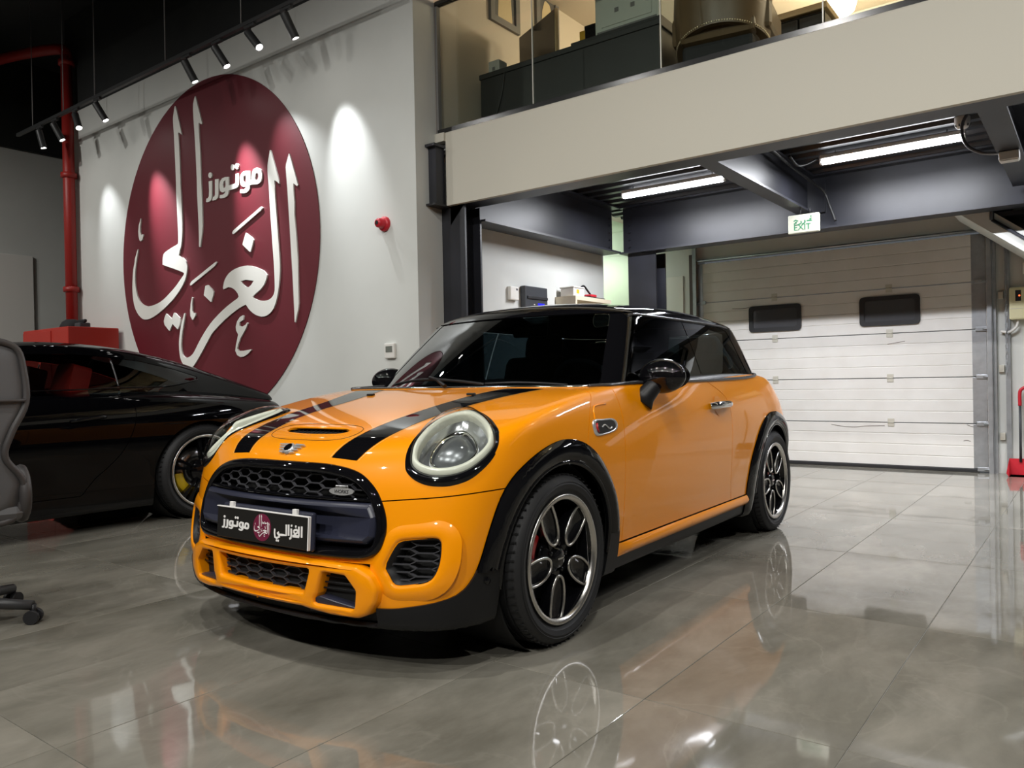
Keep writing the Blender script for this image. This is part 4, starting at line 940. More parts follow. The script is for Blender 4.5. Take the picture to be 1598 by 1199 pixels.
for i, z in enumerate((.405, .418)):
    MB().tube([fr(x, z, .012) for x in np.linspace(-.44, .44, 20)], .003, 6).build('lower_grille_slat', 'black_plastic', gf)
# number plate: plate, white edge, bracket straps, lettering
PLW, PLH = .520, .112
PM = Matrix.Translation((0, -.712, .4665)) @ Matrix.Rotation(radians(90-4), 4, 'X')      # local x right of picture(+x), y up, z towards the front
pb = MB().rbox((-PLW/2, -PLH/2, -.008), (PLW/2, PLH/2, 0), .003, PM).build('number_plate', 'plate_black', HB)
fo = round_poly([(-PLW/2, -PLH/2), (PLW/2, -PLH/2), (PLW/2, PLH/2), (-PLW/2, PLH/2)], .008, 4); fi = off_poly(fo, -.0035)
MB().rbox((-PLW/2-.002, PLH/2-.001, -.010), (PLW/2+.002, PLH/2+.003, .002), .001, PM).build('plate_edge', 'white_print', pb)
MB().rbox((PLW/2-.001, -PLH/2, -.010), (PLW/2+.003, PLH/2+.002, .002), .001, PM).build('plate_edge', 'white_print', pb)
MB().rbox((-PLW/2+.02, -PLH/2-.004, -.028), (PLW/2+.012, PLH/2+.016, -.010), .008, PM).build('plate_holder', 'navy_plastic', pb)
for x in (-.175, .185): MB().rbox((x-.011, PLH/2-.002, -.012), (x+.011, PLH/2+.022, .001), .002, PM).build('plate_strap', 'white_print', pb)
def ribbon(pts, w):
    """outline of a thick polyline"""
    P = [Vector((*p, 0)) for p in pts]; L, R_ = [], []
    for i, p in enumerate(P):
        t = (P[min(i+1, len(P)-1)]-P[max(i-1, 0)]).normalized(); n = Vector((-t.y, t.x, 0))*w/2
        L.append((p+n)[:2]); R_.append((p-n)[:2])
    return L+R_[::-1]
disc = [(.011+.0505*cos(a), .0485*sin(a)) for a in np.linspace(0, 2*pi, 40, endpoint=False)]
flat_shape([disc], PM, .0008).build('plate_disc', 'maroon_print', pb)
for g in LOGO+LOGO_TEXT:
    o = [[(.011+.0505*x, .0485*y) for x, y in q] for q in g]
    flat_shape(o, PM, .0014).build('plate_letter', 'white_print', pb)
tx = np.array([p for g in LOGO_TEXT for q in g for p in q]); tlo, thi = tx.min(0), tx.max(0)
for g in LOGO_TEXT:
    o = [[(-.228+.165*(x-tlo[0])/(thi[0]-tlo[0]), -.024+.050*(y-tlo[1])/(thi[1]-tlo[1])) for x, y in q] for q in g]
    flat_shape(o, PM, .0012).build('plate_letter', 'white_print', pb)
for i, (pts, w) in enumerate(PLATE_STROKES):
    flat_shape([[tuple(p) for p in ribbon(pts, w)]], PM, .0012+.00002*i).build('plate_letter', 'white_print', pb)
for p in PLATE_DOTS:
    flat_shape([[(p[0]+.0042*cos(a), p[1]+.0042*sin(a)) for a in np.linspace(0, 2*pi, 10, endpoint=False)]], PM, .0012).build('plate_letter', 'white_print', pb)
# small oval badge on the upper grille: chrome oval, red bar over the black word
Q = Vector(fr(.335, .606, -.006)); nrm_ = Vector((.16, -1, .12)).normalized(); ux = Vector((0, 0, 1)).cross(-nrm_)*-1; ux = Vector((1, .16, 0)).normalized(); uy = nrm_.cross(ux).normalized()*1
if uy.z < 0: uy = -uy
JM = Matrix(((ux.x, uy.x, nrm_.x, Q.x), (ux.y, uy.y, nrm_.y, Q.y), (ux.z, uy.z, nrm_.z, Q.z), (0, 0, 0, 1)))
jb = MB().prism([(.052*cos(a), .0135*sin(a)) for a in np.linspace(0, 2*pi, 36, endpoint=False)], 0, .006, JM).build('oval_badge', 'badge_silver', gf)
MB().rbox((-.026, .010, 0), (.026, .020, .007), .002, JM).build('badge_bar', 'badge_silver', gf)
def text(body, size, M, m, parent, name='lettering', ext=.0006, align='CENTER', shear=0):
    c = bpy.data.curves.new(name, 'FONT'); c.body = body; c.size = size; c.extrude = ext; c.align_x = align; c.align_y = 'CENTER'; c.shear = shear; c.resolution_u = 3
    t = bpy.data.objects.new(name, c); C.objects.link(t)
    dg = bpy.context.evaluated_depsgraph_get(); me = bpy.data.meshes.new_from_object(t.evaluated_get(dg)); bpy.data.objects.remove(t)
    o = obj(name, me, m, parent); me.transform(M); return o
text('WORKS', .017, JM @ Matrix.Translation((0, -.001, .0065)), 'plate_black', jb, shear=.2)
text('JOHN COOPER', .0075, JM @ Matrix.Translation((0, .0152, .0075)), 'plate_black', jb)

# ---------------------------------------------------------------- lower lip with three openings, side intakes
def sym(P): return [(x, z) for x, z in P]+[(-x, z) for x, z in P[::-1] if abs(x) > 1e-6]
def lip_shape(outer, holes, name, m, parent, face, back, r):
    """rounded frame on the front with openings"""
    mb = MB(); loops = []
    for P, sg in [(outer, 1)]+[(h, -1) for h in holes]:
        P = np.array(P); n = len(P)
        lv = [(P, back), (P, face+r), (off_poly(P, -sg*r*.3), face+r*.3), (off_poly(P, -sg*r), face)]
        v = [fr(p[0], p[1], d) for L, d in lv for p in L]
        mb.add(v, [(i*n+j, i*n+(j+1) % n, (i+1)*n+(j+1) % n, (i+1)*n+j) for i in range(3) for j in range(n)], True)
        loops.append([tuple(p) for p in off_poly(P, -sg*r)])
    pts, trs = fill(loops); mb.add([fr(p[0], p[1], face) for p in pts], trs, True)
    o = mb.build(name, m, parent); 
    bm = bmesh.new(); bm.from_mesh(o.data); bmesh.ops.remove_doubles(bm, verts=bm.verts, dist=1e-5); bmesh.ops.recalc_face_normals(bm, faces=bm.faces); bm.to_mesh(o.data); bm.free()
    o.data.polygons.foreach_set('use_smooth', [True]*len(o.data.polygons)); o.data.set_sharp_from_angle(angle=radians(50)); return o
lo = grid_poly(round_poly(sym([(0, .378), (.30, .376), (.44, .370), (.495, .345), (.522, .30), (.515, .255), (.485, .215), (.45, .201), (.35, .203), (.255, .214), (.225, .219), (.0, .219)]), .05, 5), .04)
ho = [grid_poly(round_poly([(-.258, .348), (.258, .348), (.236, .267), (-.236, .267)], .008, 3), .04)]
for s in (1, -1):
    ho.append(grid_poly(round_poly([(s*.312, .344), (s*.405, .338), (s*.447, .292), (s*.441, .230), (s*.27, .236), (s*.292, .270)], .012, 3), .04))
lip = lip_shape(lo, ho, 'front_lip', 'orange_paint', bumper, -.034, .03, .011)
honeycomb('intake_mesh', lip, lambda x, z: abs(x) < .262 and .264 < z < .352, -.28, .28, .27, .36, .096, .027, .0, .0016, MATS['mesh_plastic'])
for s in (1, -1):
    st = grid_poly([(s*.25, .205), (s*.45, .205), (s*.446, .235), (s*.30, .262), (s*.262, .25)], .04)
    bar_front('lip_wing', 'navy_plastic', lip, st, -.022, .03, .004)
    for z in (.285, .305, .325): MB().tube([fr(s*x, z, .0) for x in np.linspace(.27, .46, 6)], .003, 6).build('intake_slat', 'black_plastic', lip)
    # side intake: funnel and honeycomb
    IN = np.array([(s*x, z) for x, z in INTAKE])
    fn = front_ring('side_intake', 'black_plastic', bumper, [(off_poly(IN, .004), .012), (off_poly(IN, .003), .001), (off_poly(IN, -.003), .003), (off_poly(IN, -.012), .035), (off_poly(IN, -.014), .06)])
    pts, trs = fill([[tuple(p) for p in off_poly(IN, -.012)]]); MB().add([fr(p[0], p[1], .058) for p in pts], trs).build('intake_back', 'dark_void', fn)
    ii = off_poly(IN, -.006)
    honeycomb('intake_mesh', fn, lambda x, z: float(polysd(ii, np.array([x]), np.array([z]))[0]) < 0, s*.61-.12, s*.61+.12, .325, .46, .098, .025, .020, .0016, MATS['mesh_plastic'])
    # raised flare round the intake
    fo = front_ring('intake_surround', 'orange_paint', bumper, [(off_poly(IN, .058), .004), (off_poly(IN, .045), -.002), (off_poly(IN, .028), -.006), (off_poly(IN, .012), -.0065), (off_poly(IN, .004), -.003), (off_poly(IN, -.001), .010)])
    Q, n = on_surf(hb_F, [(s*.768, -.40, .315)], .012); MB().lathe([(0, .006), (.010, .005), (.012, 0)], 16, Matrix.Translation(Q[0]) @ Vector(n[0]).to_track_quat('Z', 'Y').to_matrix().to_4x4()).build('parking_sensor', 'black_gloss', bumper)
    Q, n = on_surf(hb_F, [(s*.795, -.32, .54)], .013); MB().lathe([(0, .004), (.008, .003), (.009, 0)], 16, Matrix.Translation(Q[0]) @ Vector(n[0]).to_track_quat('Z', 'Y').to_matrix().to_4x4()).build('parking_sensor', 'black_gloss', bumper)

# ---------------------------------------------------------------- glasshouse
V, T = surface_net(gh_F, (-.85, .2, .84), (.85, 2.9, 1.45), .0173)
tg = TM(gh_F, V, T)
rl = spl([.5, .85, 1.0, 1.5, 2.0, 2.3, 2.6, 3], [1.283, 1.288, 1.290, 1.288, 1.279, 1.266, 1.248, 1.22])
tg.cut(lambda x, y, z: np.maximum(np.maximum(rl(y)-z, (.94-.30*(1-np.abs(x)/.6)*0)-y-.18*(1-x*x/.32)), -9), 1, 0, .003)       # roof
WS = round_poly([(-.71, .80), (.71, .80), (.665, .95), (.535, 1.293), (.30, 1.322), (0, 1.332), (-.30, 1.322), (-.535, 1.293), (-.665, .95)], [.0, .0, .02, .05, .1, .1, .1, .05, .02], 5)
tg.cut(lambda x, y, z: np.maximum(polysd(WS, x, z), y-1.2), 2, 0, .003)                           # windscreen
SW = round_poly([(.66, .80), (.665, .94), (.975, 1.276), (1.56, 1.273), (2.10, 1.264), (2.20, 1.245), (2.30, .98), (2.32, .80)], [.0, .02, .03, .5, .1, .03, .03, .0], 5)
tg.cut(lambda x, y, z: far(polysd(SW, y, z), x, .35), 3, 0, .003)
tg.cut(lambda x, y, z: y-(1.565+.0*(z-1.1)), 4, 3, .010)
RW = round_poly([(-.56, 1.02), (.56, 1.02), (.46, 1.24), (-.46, 1.24)], .05, 5)
tg.cut(lambda x, y, z: np.maximum(polysd(RW, x, z), 2-y), 5, 0, .003)
roof = panel(tg, 1, 'roof', MATS['black_gloss'], HB, .003)
ws = panel(tg, 2, 'windscreen', MATS['tinted_glass'], HB, -.002, 0)
panel(tg, 0, 'window_pillars', MATS['black_gloss'], HB, thick=.004)
for s in (left, right):
    panel(tg, 4, 'door_window', MATS['tinted_glass'], HB, -.002, 0, sel=s); panel(tg, 3, 'quarter_window', MATS['tinted_glass'], HB, -.002, 0, sel=s)
panel(tg, 5, 'rear_window', MATS['tinted_glass'], HB, -.002, 0)
mat('satin_trim', (.10, .10, .105), .25, metal=.6)
def belt_curve(P, off): return on_surf(hb_F, [(x, y, .95) for x, y in P], off)[0]
bl = smooth_poly(BELTP[:13], 6, False); blm = bl[::-1]*[-1, 1]
front_b = smooth_poly(np.array([(-x, y) for x, y in BELT[1:5][::-1]]+BELT[:5]), 6, False)
MB().tube(belt_curve(front_b, .003), .0065, 8).build('bonnet_trim', 'chrome', HB)
for s in (1, -1):
    sb_ = smooth_poly(np.array([(s*x, y) for x, y in BELT[4:12]]), 6, False)
    MB().tube(belt_curve(sb_, .004), .0085, 8).build('belt_trim', 'satin_trim', HB)
    # rain channel along the roof
    pp, nn = on_surf(gh_F, [(s*.62, y, float(rl(y))-.006) for y in np.linspace(.96, 2.24, 30)], .002)
    MB().tube(pp, .006, 6).build('roof_channel', 'satin_trim', HB)
    # mirror
    mc = Vector((s*.866, .815, .978)); mm = MB(); bm = bmesh.new(); bmesh.ops.create_uvsphere(bm, u_segments=32, v_segments=18, radius=1)
    for v in bm.verts:
        a = v.co; f = 1-.16*max(a.x*s, 0)*0
        y = a.y*.072 if a.y < 0 else a.y*.052
        v.co = Vector((a.x*.118*(1-.10*a.x*s), y, a.z*.078*(1-.12*a.x*s)))
    mm.bm(bm, Matrix.Translation(mc) @ Matrix.Rotation(s*radians(-8), 4, 'Z'), True); mr = mm.build('side_mirror', 'black_gloss', HB)
    MB().lathe([(0, 0), (.96, 0)], 28, Matrix.Translation(mc+Vector((0, .050, 0))) @ Matrix.Diagonal((.105, 1, .066, 1)) @ Matrix.Rotation(-pi/2, 4, 'X')).build('mirror_glass', 'chrome', mr)
    MB().tube([(s*.785, .735, .858), (s*.800, .750, .892), (s*.828, .775, .930), (s*.850, .795, .952)], [.056, .046, .038, .036], 16, flat=1.0).build('mirror_foot', 'black_plastic', mr)
    # door handle
    hq, hn = on_surf(hb_F, [(s*.82, y, .815) for y in (1.435, 1.475, 1.565, 1.655, 1.695)], 0.0)
    hn = hn*np.array([.006, .030, .036, .030, .006])[:, None]; pts = smooth_poly(hq+hn, 5, False)
    d_ = doorL if s > 0 else doorR
    MB().tube(pts, [.016+.005*sin(pi*i/(len(pts)-1)) for i in range(len(pts))], 10).build('door_handle', 'chrome', d_)
    oc, on_ = on_surf(hb_F, [(s*.82, 1.565, .815)], .0008); MB().lathe([(0, 0), (.055, 0)], 28, Matrix.Translation(oc[0]) @ Vector(on_[0]).to_track_quat('Z', 'Y').to_matrix().to_4x4()).build('handle_cup', 'orange_paint', d_)
    # badge on the fender: chrome frame, red and black inlay, and the pressed line above
    o = [(.258, .808), (.33, .810), (.41, .808), (.443, .788), (.428, .760), (.34, .747), (.272, .746), (.254, .766)]
    oo, on_ = on_surf(hb_F, [(s*.82, y-.015, z) for y, z in smooth_poly(o, 4)], .004)
    k = len(oo); mb = MB(); cc = oo.mean(0)
    lv = [oo-on_*.006, oo, cc+(oo-cc)*.90+on_*.003, cc+(oo-cc)*.80+on_*.001]
    mb.add(np.concatenate(lv), [(i*k+j, i*k+(j+1) % k, (i+1)*k+(j+1) % k, (i+1)*k+j) for i in range(3) for j in range(k)], True); fb = mb.build('fender_badge', 'badge_silver', HB)
    ip = cc+(oo-cc)*.82+on_*.0005; mb = MB(); mb.add(list(ip)+[tuple(ip.mean(0))], [(j, (j+1) % k, k) for j in range(k)], True); mb.build('badge_inlay', 'plate_black', fb)
    q, _ = on_surf(hb_F, [(s*.82, y, z) for y, z in ((.262, .795), (.258, .776), (.268, .760))], .0058); MB().tube(q, .005, 6).build('badge_red', 'red_enamel', fb)
    q, _ = on_surf(hb_F, [(s*.82, y, .777+.009*sin(w_)) for y, w_ in zip(np.linspace(.30, .375, 12), np.linspace(0, 6, 12))], .0055); MB().tube(q, .0034, 6).build('badge_mark', 'badge_silver', fb)
    q, _ = on_surf(hb_F, smooth_poly(np.array([(s*.82, .262, .81), (s*.82, .264, .84), (s*.815, .275, .862), (s*.81, .31, .868), (s*.81, .37, .870)]), 4, False), .0005); MB().tube(q, .0035, 6).build('pressed_line', 'orange_paint', HB)
    # washer jet
    q, n = on_surf(hb_F, [(s*.30, .13, .91)], .002); MB().rbox((-.018, -.012, -.004), (.018, .012, .007), .004, Matrix.Translation(q[0])).build('washer_jet', 'black_plastic', hood)
# wiper resting at the foot of the glass
def wsp(x, z, d): return on_surf(gh_F, [(x, .30+1.4*(z-.945)+.6*x*x, z)], d)[0][0]
wp = [wsp(x, z, .016) for x, z in ((-.40, .950), (-.25, .966), (-.1, .970), (.08, .960), (.22, .945))]
MB().tube(smooth_poly(np.array(wp), 5, False), .007, 8).build('wiper_blade', 'black_plastic', HB)
MB().tube([wsp(.03, .935, .02), wsp(-.04, .958, .03), wsp(-.11, .972, .026)], [.010, .008, .007], 8).build('wiper_arm', 'black_plastic', HB)
wp = [wsp(x, z, .014) for x, z in ((.22, .948), (.34, .952), (.46, .948), (.56, .94))]
MB().tube(smooth_poly(np.array(wp), 5, False), .006, 8).build('wiper_blade', 'black_plastic', HB)
# seats, wheel and mirror behind the glass
for sx in (-.36, .36):
    for y, hh in ((1.25, .0), (1.98, -.03)):
        MB().rbox((sx-.24, y-.30, .48), (sx+.24, y+.25, .62), .06).build('seat', 'seat_cloth', HB)
        MB().rbox((sx-.23, -.07, 0), (sx+.23, .07, .56), .06, Matrix.Translation((0, y+.22, .58)) @ Matrix.Rotation(radians(-18), 4, 'X')).build('seat_back', 'seat_cloth', HB)
        MB().rbox((sx-.13, -.05, 0), (sx+.13, .05, .18), .05, Matrix.Translation((0, y+.42, 1.08+hh)) @ Matrix.Rotation(radians(-12), 4, 'X')).build('headrest', 'seat_cloth', HB)
MB().rbox((-.68, .55, .60), (.68, .95, .90), .05).build('dashboard', 'seat_cloth', HB)
sw = Matrix.Translation((.36, .98, .90)) @ Matrix.Rotation(radians(-65), 4, 'X')
MB().tube([sw @ Vector((.18*cos(a), .18*sin(a), 0)) for a in np.linspace(0, 2*pi, 32, endpoint=False)], .015, 8, closed=True).build('steering_wheel', 'seat_cloth', HB)
MB().rbox((-.11, 1.0, 1.20), (.11, 1.03, 1.27), .015).build('rear_view_mirror', 'black_plastic', HB)
MB().box((-.60, .4, .2), (.60, 2.7, .45)).build('cabin_floor', 'dark_void', HB)
# wheels
for yc in (0, 2.495):
    for s in (1, -1):
        w = make_wheel(HB, .3115, .236, .205, 'loop', cal_ang=350)
        if s > 0: w.location = (.7365, yc, .3115)
        else: w.location = (-.7365, yc, .3115); w.rotation_euler = (0, 0, pi)
# ================================================================ the black coupe beside the sign wall
CP = thing('coupe_car', 'glossy black fastback coupe with yellow brake calipers and red seats by the emblem wall', 'car', (-6.27, .63, 0), 0)
cp_Hc = spl([-1.1, -.9, -.6, 0, .6, 1.2, 2.0, 2.6, 3.1, 3.4, 3.7], [.55, .64, .75, .87, .94, .955, .965, .965, .92, .87, .78])
cp_P = spl([-1.2, -.8, -.3, .3, 1.2, 1.9, 2.4, 2.8, 3.2, 3.6], [.84, .92, .965, .965, .955, .965, .99, 1.0, .965, .88])
cp_S = spl([.08, .16, .28, .40, .55, .68, .78, .88, .96, 1.05], [.87, .895, .915, .93, .955, .965, .955, .915, .85, .76])
cp_Yf = spl([.1, .3, .5, .65, .8, .95], [-.92, -.98, -.97, -.90, -.75, -.55])
cp_Yr = spl([.1, .25, .45, .65, .80, .90, 1.0], [3.38, 3.48, 3.54, 3.57, 3.60, 3.54, 3.44])
def cp_F(x, y, z):
    x2 = x*x
    f = smax(np.abs(x)-cp_P(y)*cp_S(z), (cp_Yf(z)+.3*x2-y)*.9, .25)
    f = smax(f, (y-cp_Yr(z)+.26*x2)*.9, .22); f = smax(f, z-(cp_Hc(y)-.03*x2-.06*x2*x2), .09)
    return smax(f, .13-z, .03)
cg_W = spl([.85, .95, 1.05, 1.15, 1.25, 1.32], [.74, .705, .66, .60, .52, .44])
cg_R = spl([.9, 1.2, 1.5, 1.8, 2.1, 2.3, 2.6, 2.9, 3.15, 3.4, 3.6], [1.16, 1.255, 1.300, 1.318, 1.310, 1.290, 1.232, 1.150, 1.070, .985, .91])
def cg_F(x, y, z):
    x2 = x*x
    side = np.abs(x)-cg_W(z)*(1-.20*np.clip(y-2.2, 0, 2)**2*.55)
    f = smax(side, (.55+1.75*(z-.95)+.5*x2-y)*.48, .06); f = smax(f, z-(cg_R(y)-.16*x2-.15*x2*x2), .05)
    return smax(smax(f, y-3.5, .05), .84-z, .01)
V, T = surface_net(cp_F, (-1.05, -1.1, .10), (1.05, 3.75, 1.05), .026)
tc = TM(cp_F, V, T)
def wcut(yc, r):
    pl = [(yc+r*cos(a), .345+r*sin(a)) for a in np.linspace(0, pi, 40)]+[(yc-r, -.2), (yc+r, -.2)]
    return lambda x, y, z: far(polysd(pl, y, z), x, .45)
tc.cut(wcut(2.64, .372), -1, 0); tc.cut(wcut(0, .365), -1, 0)
LIN2 = (tc.V.copy(), tc.T[tc.L == 0].copy())
CD = smooth_poly([(.62, 1.0), (.60, .8), (.60, .5), (.66, .26)], 4, False).tolist()+smooth_poly([(1.78, .26), (1.86, .363), (1.94, .432), (2.03, .527), (2.086, .628), (2.122, .732), (2.131, .838), (2.079, .906), (2.0, .96), (1.95, 1.02)], 4, False).tolist()
tc.cut(lambda x, y, z: far(polysd(CD, y, z), x, .5), 1, 0, .005)
tc.cut(lambda x, y, z: z-.20-.02*np.sin(y*2), 2, 0)
TLR = round_poly([(3.22, .775), (3.6, .80), (3.8, .83), (3.8, .77), (3.5, .745), (3.28, .745)], .012, 3)
tc.cut(lambda x, y, z: np.maximum(polysd(TLR, y, z), .2-np.abs(x)), 3, 0, .003)
bp_ = MATS['black_paint']
for s in (left, right):
    cd = panel(tc, 1, 'door', bp_, CP, sel=s)
    if s is left: cdl = cd
    panel(tc, 3, 'tail_lamp', mat('tail_red', (.10, .012, .015), .15, coat=1), CP, .001, sel=s)
    panel(tc, 2, 'sill', MATS['black_gloss'], CP, sel=s)
panel(tc, 0, 'body_shell', bp_, CP)
u, inv = np.unique(LIN2[1], return_inverse=True); lv = LIN2[0][u]; ln = grad(cp_F, lv); ln /= np.linalg.norm(ln, axis=1, keepdims=True)
npmesh('inner_shell', lv-ln*.016, inv.reshape(-1, 3), MATS['dark_void'], CP)
V, T = surface_net(cg_F, (-.82, .4, .82), (.82, 3.6, 1.4), .026)
tq = TM(cg_F, V, T)
CW = round_poly([(.86, .80), (.90, .95), (1.30, 1.185), (1.60, 1.208), (1.87, 1.212), (2.06, 1.20), (2.34, 1.166), (2.59, 1.105), (2.775, 1.045), (2.76, 1.02), (2.60, .985), (2.42, .962), (2.40, .80)], [0, .05, .05, .2, .2, .3, .3, .2, .015, .015, .1, .05, 0], 4)
tq.cut(lambda x, y, z: far(polysd(CW, y, z), x, .25), 1, 0, .003)
tq.cut(lambda x, y, z: y-2.13, 2, 1, .016)
CWS = round_poly([(-.66, .8), (.66, .8), (.60, .96), (.40, 1.235), (-.40, 1.235), (-.60, .96)], .03, 4)
tq.cut(lambda x, y, z: np.maximum(polysd(CWS, x, z), y-1.35), 3, 0, .003)
CRW = round_poly([(-.46, 2.45), (.46, 2.45), (.42, 3.25), (-.42, 3.25)], .08, 4)
tq.cut(lambda x, y, z: polysd(CRW, x, y)+np.where(z < .95, .5, 0), 4, 0, .003)
panel(tq, 0, 'roof', bp_, CP)
for s in (left, right):
    panel(tq, 2, 'door_window', MATS['dark_glass'], CP, -.002, 0, sel=s); panel(tq, 1, 'quarter_window', MATS['tinted_glass'], CP, -.002, 0, sel=s)
panel(tq, 3, 'windscreen', MATS['dark_glass'], CP, -.002, 0); panel(tq, 4, 'rear_window', MATS['tinted_glass'], CP, -.002, 0)
for yc, R_ in ((0, .335), (2.64, .345)):
    for s in (1, -1):
        w = make_wheel(CP, R_, R_-.078, .28, 'ten', cal='yellow_caliper', cal_ang=35)
        w.location = (s*(.965-.14-.005), yc, R_)
        if s < 0: w.rotation_euler = (0, 0, pi)
        mb = MB(); mb.lathe([(.376, .45*s), (.376, .86*s)], 36, Matrix.Translation((0, yc, .345)) @ Matrix.Rotation(pi/2, 4, 'Y'))
        mb.lathe([(.376, .45*s), (0, .45*s)], 36, Matrix.Translation((0, yc, .345)) @ Matrix.Rotation(pi/2, 4, 'Y')); mb.build('wheel_well', 'dark_void', CP)
MB().box((-.7, -.6, .14), (.7, 3.3, .16)).build('underbody', 'dark_void', CP)
hq, hn = on_surf(cp_F, [(.94, y, z) for y, z in ((1.705, .761), (1.74, .765), (1.82, .772), (1.90, .780), (1.925, .782))], 0)
hn = hn*np.array([.0, .022, .028, .022, .0])[:, None]; MB().tube(smooth_poly(hq+hn, 4, False), .011, 8).build('door_handle', 'black_gloss', cdl)
# red bucket seats
for sx in (-.36, .36):
    so = MB().rbox((sx-.25, 1.25, .35), (sx+.25, 1.80, .50), .05).build('seat', 'red_leather', CP)
    bo = [(-.24, 0), (-.27, .25), (-.25, .42), (-.15, .52), (-.13, .70), (.13, .70), (.15, .52), (.25, .42), (.27, .25), (.24, 0)]
    MB().prism([tuple(p) for p in round_poly(bo, .04, 4)], -.06, .07, Matrix.Translation((sx, 1.80, .46)) @ Matrix.Rotation(radians(90-16), 4, 'X')).build('seat_back', 'red_leather', so)
MB().rbox((-.62, 2.30, .55), (.62, 2.55, .98), .05).build('rear_bulkhead', 'red_leather', CP)
MB().rbox((-.66, .75, .60), (.66, 1.1, .90), .06).build('dashboard', 'dark_void', CP)
MB().box((-.66, .6, .2), (.66, 2.6, .34)).build('cabin_floor', 'dark_void', CP)

for s in (1, -1):
    q, n = on_surf(cg_F, [(s*.62, 2.13, z) for z in np.linspace(.955, 1.195, 12)], .001); MB().tube(q, .006, 6).build('pillar_strip', 'satin_trim', CP)
    q, n = on_surf(cg_F, [(s*.66, y, z) for y, z in smooth_poly([(.95, .955), (1.6, .945), (2.1, .955), (2.42, .962), (2.6, .985), (2.77, 1.03)], 5, False)], .001); MB().tube(q, .005, 6).build('window_strip', 'black_gloss', CP)
# ---------------------------------------------------------------- round wall sign
YW = 4.55
sign = thing('wall_sign_emblem', 'huge round maroon emblem with white Arabic calligraphy on the white wall', 'sign', (LOGO_C[0], YW, LOGO_C[1]))
SM = Matrix(((1, 0, 0, 0), (0, 0, -1, 0), (0, 1, 0, 0), (0, 0, 0, 1)))
MB().prism([(LOGO_R*cos(a), LOGO_R*sin(a)) for a in np.linspace(0, 2*pi, 160, endpoint=False)], .002, .010, SM).build('disc', 'maroon_wall', sign)
for g in LOGO+LOGO_TEXT:
    o = [[(LOGO_R*x, LOGO_R*y) for x, y in q] for q in g]
    o[0] = [tuple(p) for p in smooth_poly(o[0], 2)] if len(o[0]) > 30 else o[0]
    flat_shape(o, SM @ Matrix.Translation((0, 0, .0105)), .014).build('letter', 'sign_white', sign)

# ---------------------------------------------------------------- spotlight tracks
def track(name, label, p0, p1, group=None, cables=()):
    t = thing(name, label, 'light track', p0, 0, group); d = Vector(p1)-Vector(p0)
    M = Matrix.Rotation(math.atan2(d.y, d.x), 4, 'Z')
    MB().rbox((0, -.018, -.018), (d.length, .018, .018), .003, M).build('rail', 'spot_black', t)
    for u in cables: MB().tube([d*u+Vector((0, 0, .018)), d*u+Vector((.01, 0, ZC-p0[2]))], .005, 6).build('hanger', mat('grey_rod', (.20, .20, .20), .5), t)
    return t
def spotlight(p, tgt, label, power, ang, blend=.6, group='spotlights on the track', L=.17, R_=.036, col=(.94, .97, 1)):
    """track head: adaptor under the rail, stem, tilted can with a glowing disc"""
    t = thing('track_spotlight', label, 'spotlight', p, 0, group)
    MB().rbox((-.07, -.016, -.045), (.07, .016, -.019), .004).build('adaptor', 'spot_black', t)
    MB().cyl((0, 0, -.045), (0, 0, -.10), .008, 10).build('stem', 'spot_black', t)
    d = (Vector(tgt)-(Vector(p)+Vector((0, 0, -.16)))).normalized(); q = d.to_track_quat('Z', 'Y').to_matrix().to_4x4(); q.translation = Vector((0, 0, -.11))
    MB().lathe([(0, -.04), (R_, -.04), (R_, L-.01), (R_*.96, L), (R_*.86, L), (R_*.86, L-.012)], 24, q).build('can', 'spot_black', t, 40)
    MB().lathe([(0, L-.012), (R_*.86, L-.012)], 24, q).build('lens', 'spot_disc', t)
    e = Vector(p)+Vector((0, 0, -.11))+d*(L+.015); spot('spot_beam', e, Vector(tgt), power, ang, blend, R_*.8, col)
    return t
ZT, YT = 4.10, 4.08
track('light_track', 'black light track hanging in front of the emblem wall', (-10.6, YT, ZT), (-4.4, YT, ZT), cables=(.07, .20, .32, .55, .75, .97))
S = [(-9.98, (-9.75, 4.45, 2.0), 'far left end, against the black ceiling', 12, 50), (-9.58, (-9.20, YW, 2.72), 'second from the far left end', 75, 44), (-9.06, (-8.25, 4.0, 2.6), 'in front of the red pipe', 16, 60), (-8.56, (-8.05, YW, 2.72), 'just right of the red pipe', 420, 36),
     (-6.82, (-6.48, YW, 2.74), 'left end of the group above the emblem', 420, 36), (-6.32, (-5.70, 4.52, 2.7), 'second of the group above the emblem', 90, 56), (-5.82, (-4.95, 4.2, 2.9), 'strongly tilted, third of the group above the emblem', 16, 60), (-5.32, (-5.10, YW, 2.85), 'nearest the mezzanine, above the brightest spot of light', 120, 40)]
for x, tg_, lb, pw, an in S: spotlight((x, YT, ZT), tg_, 'black track spotlight, '+lb, pw*SPOT, an, 1.0)
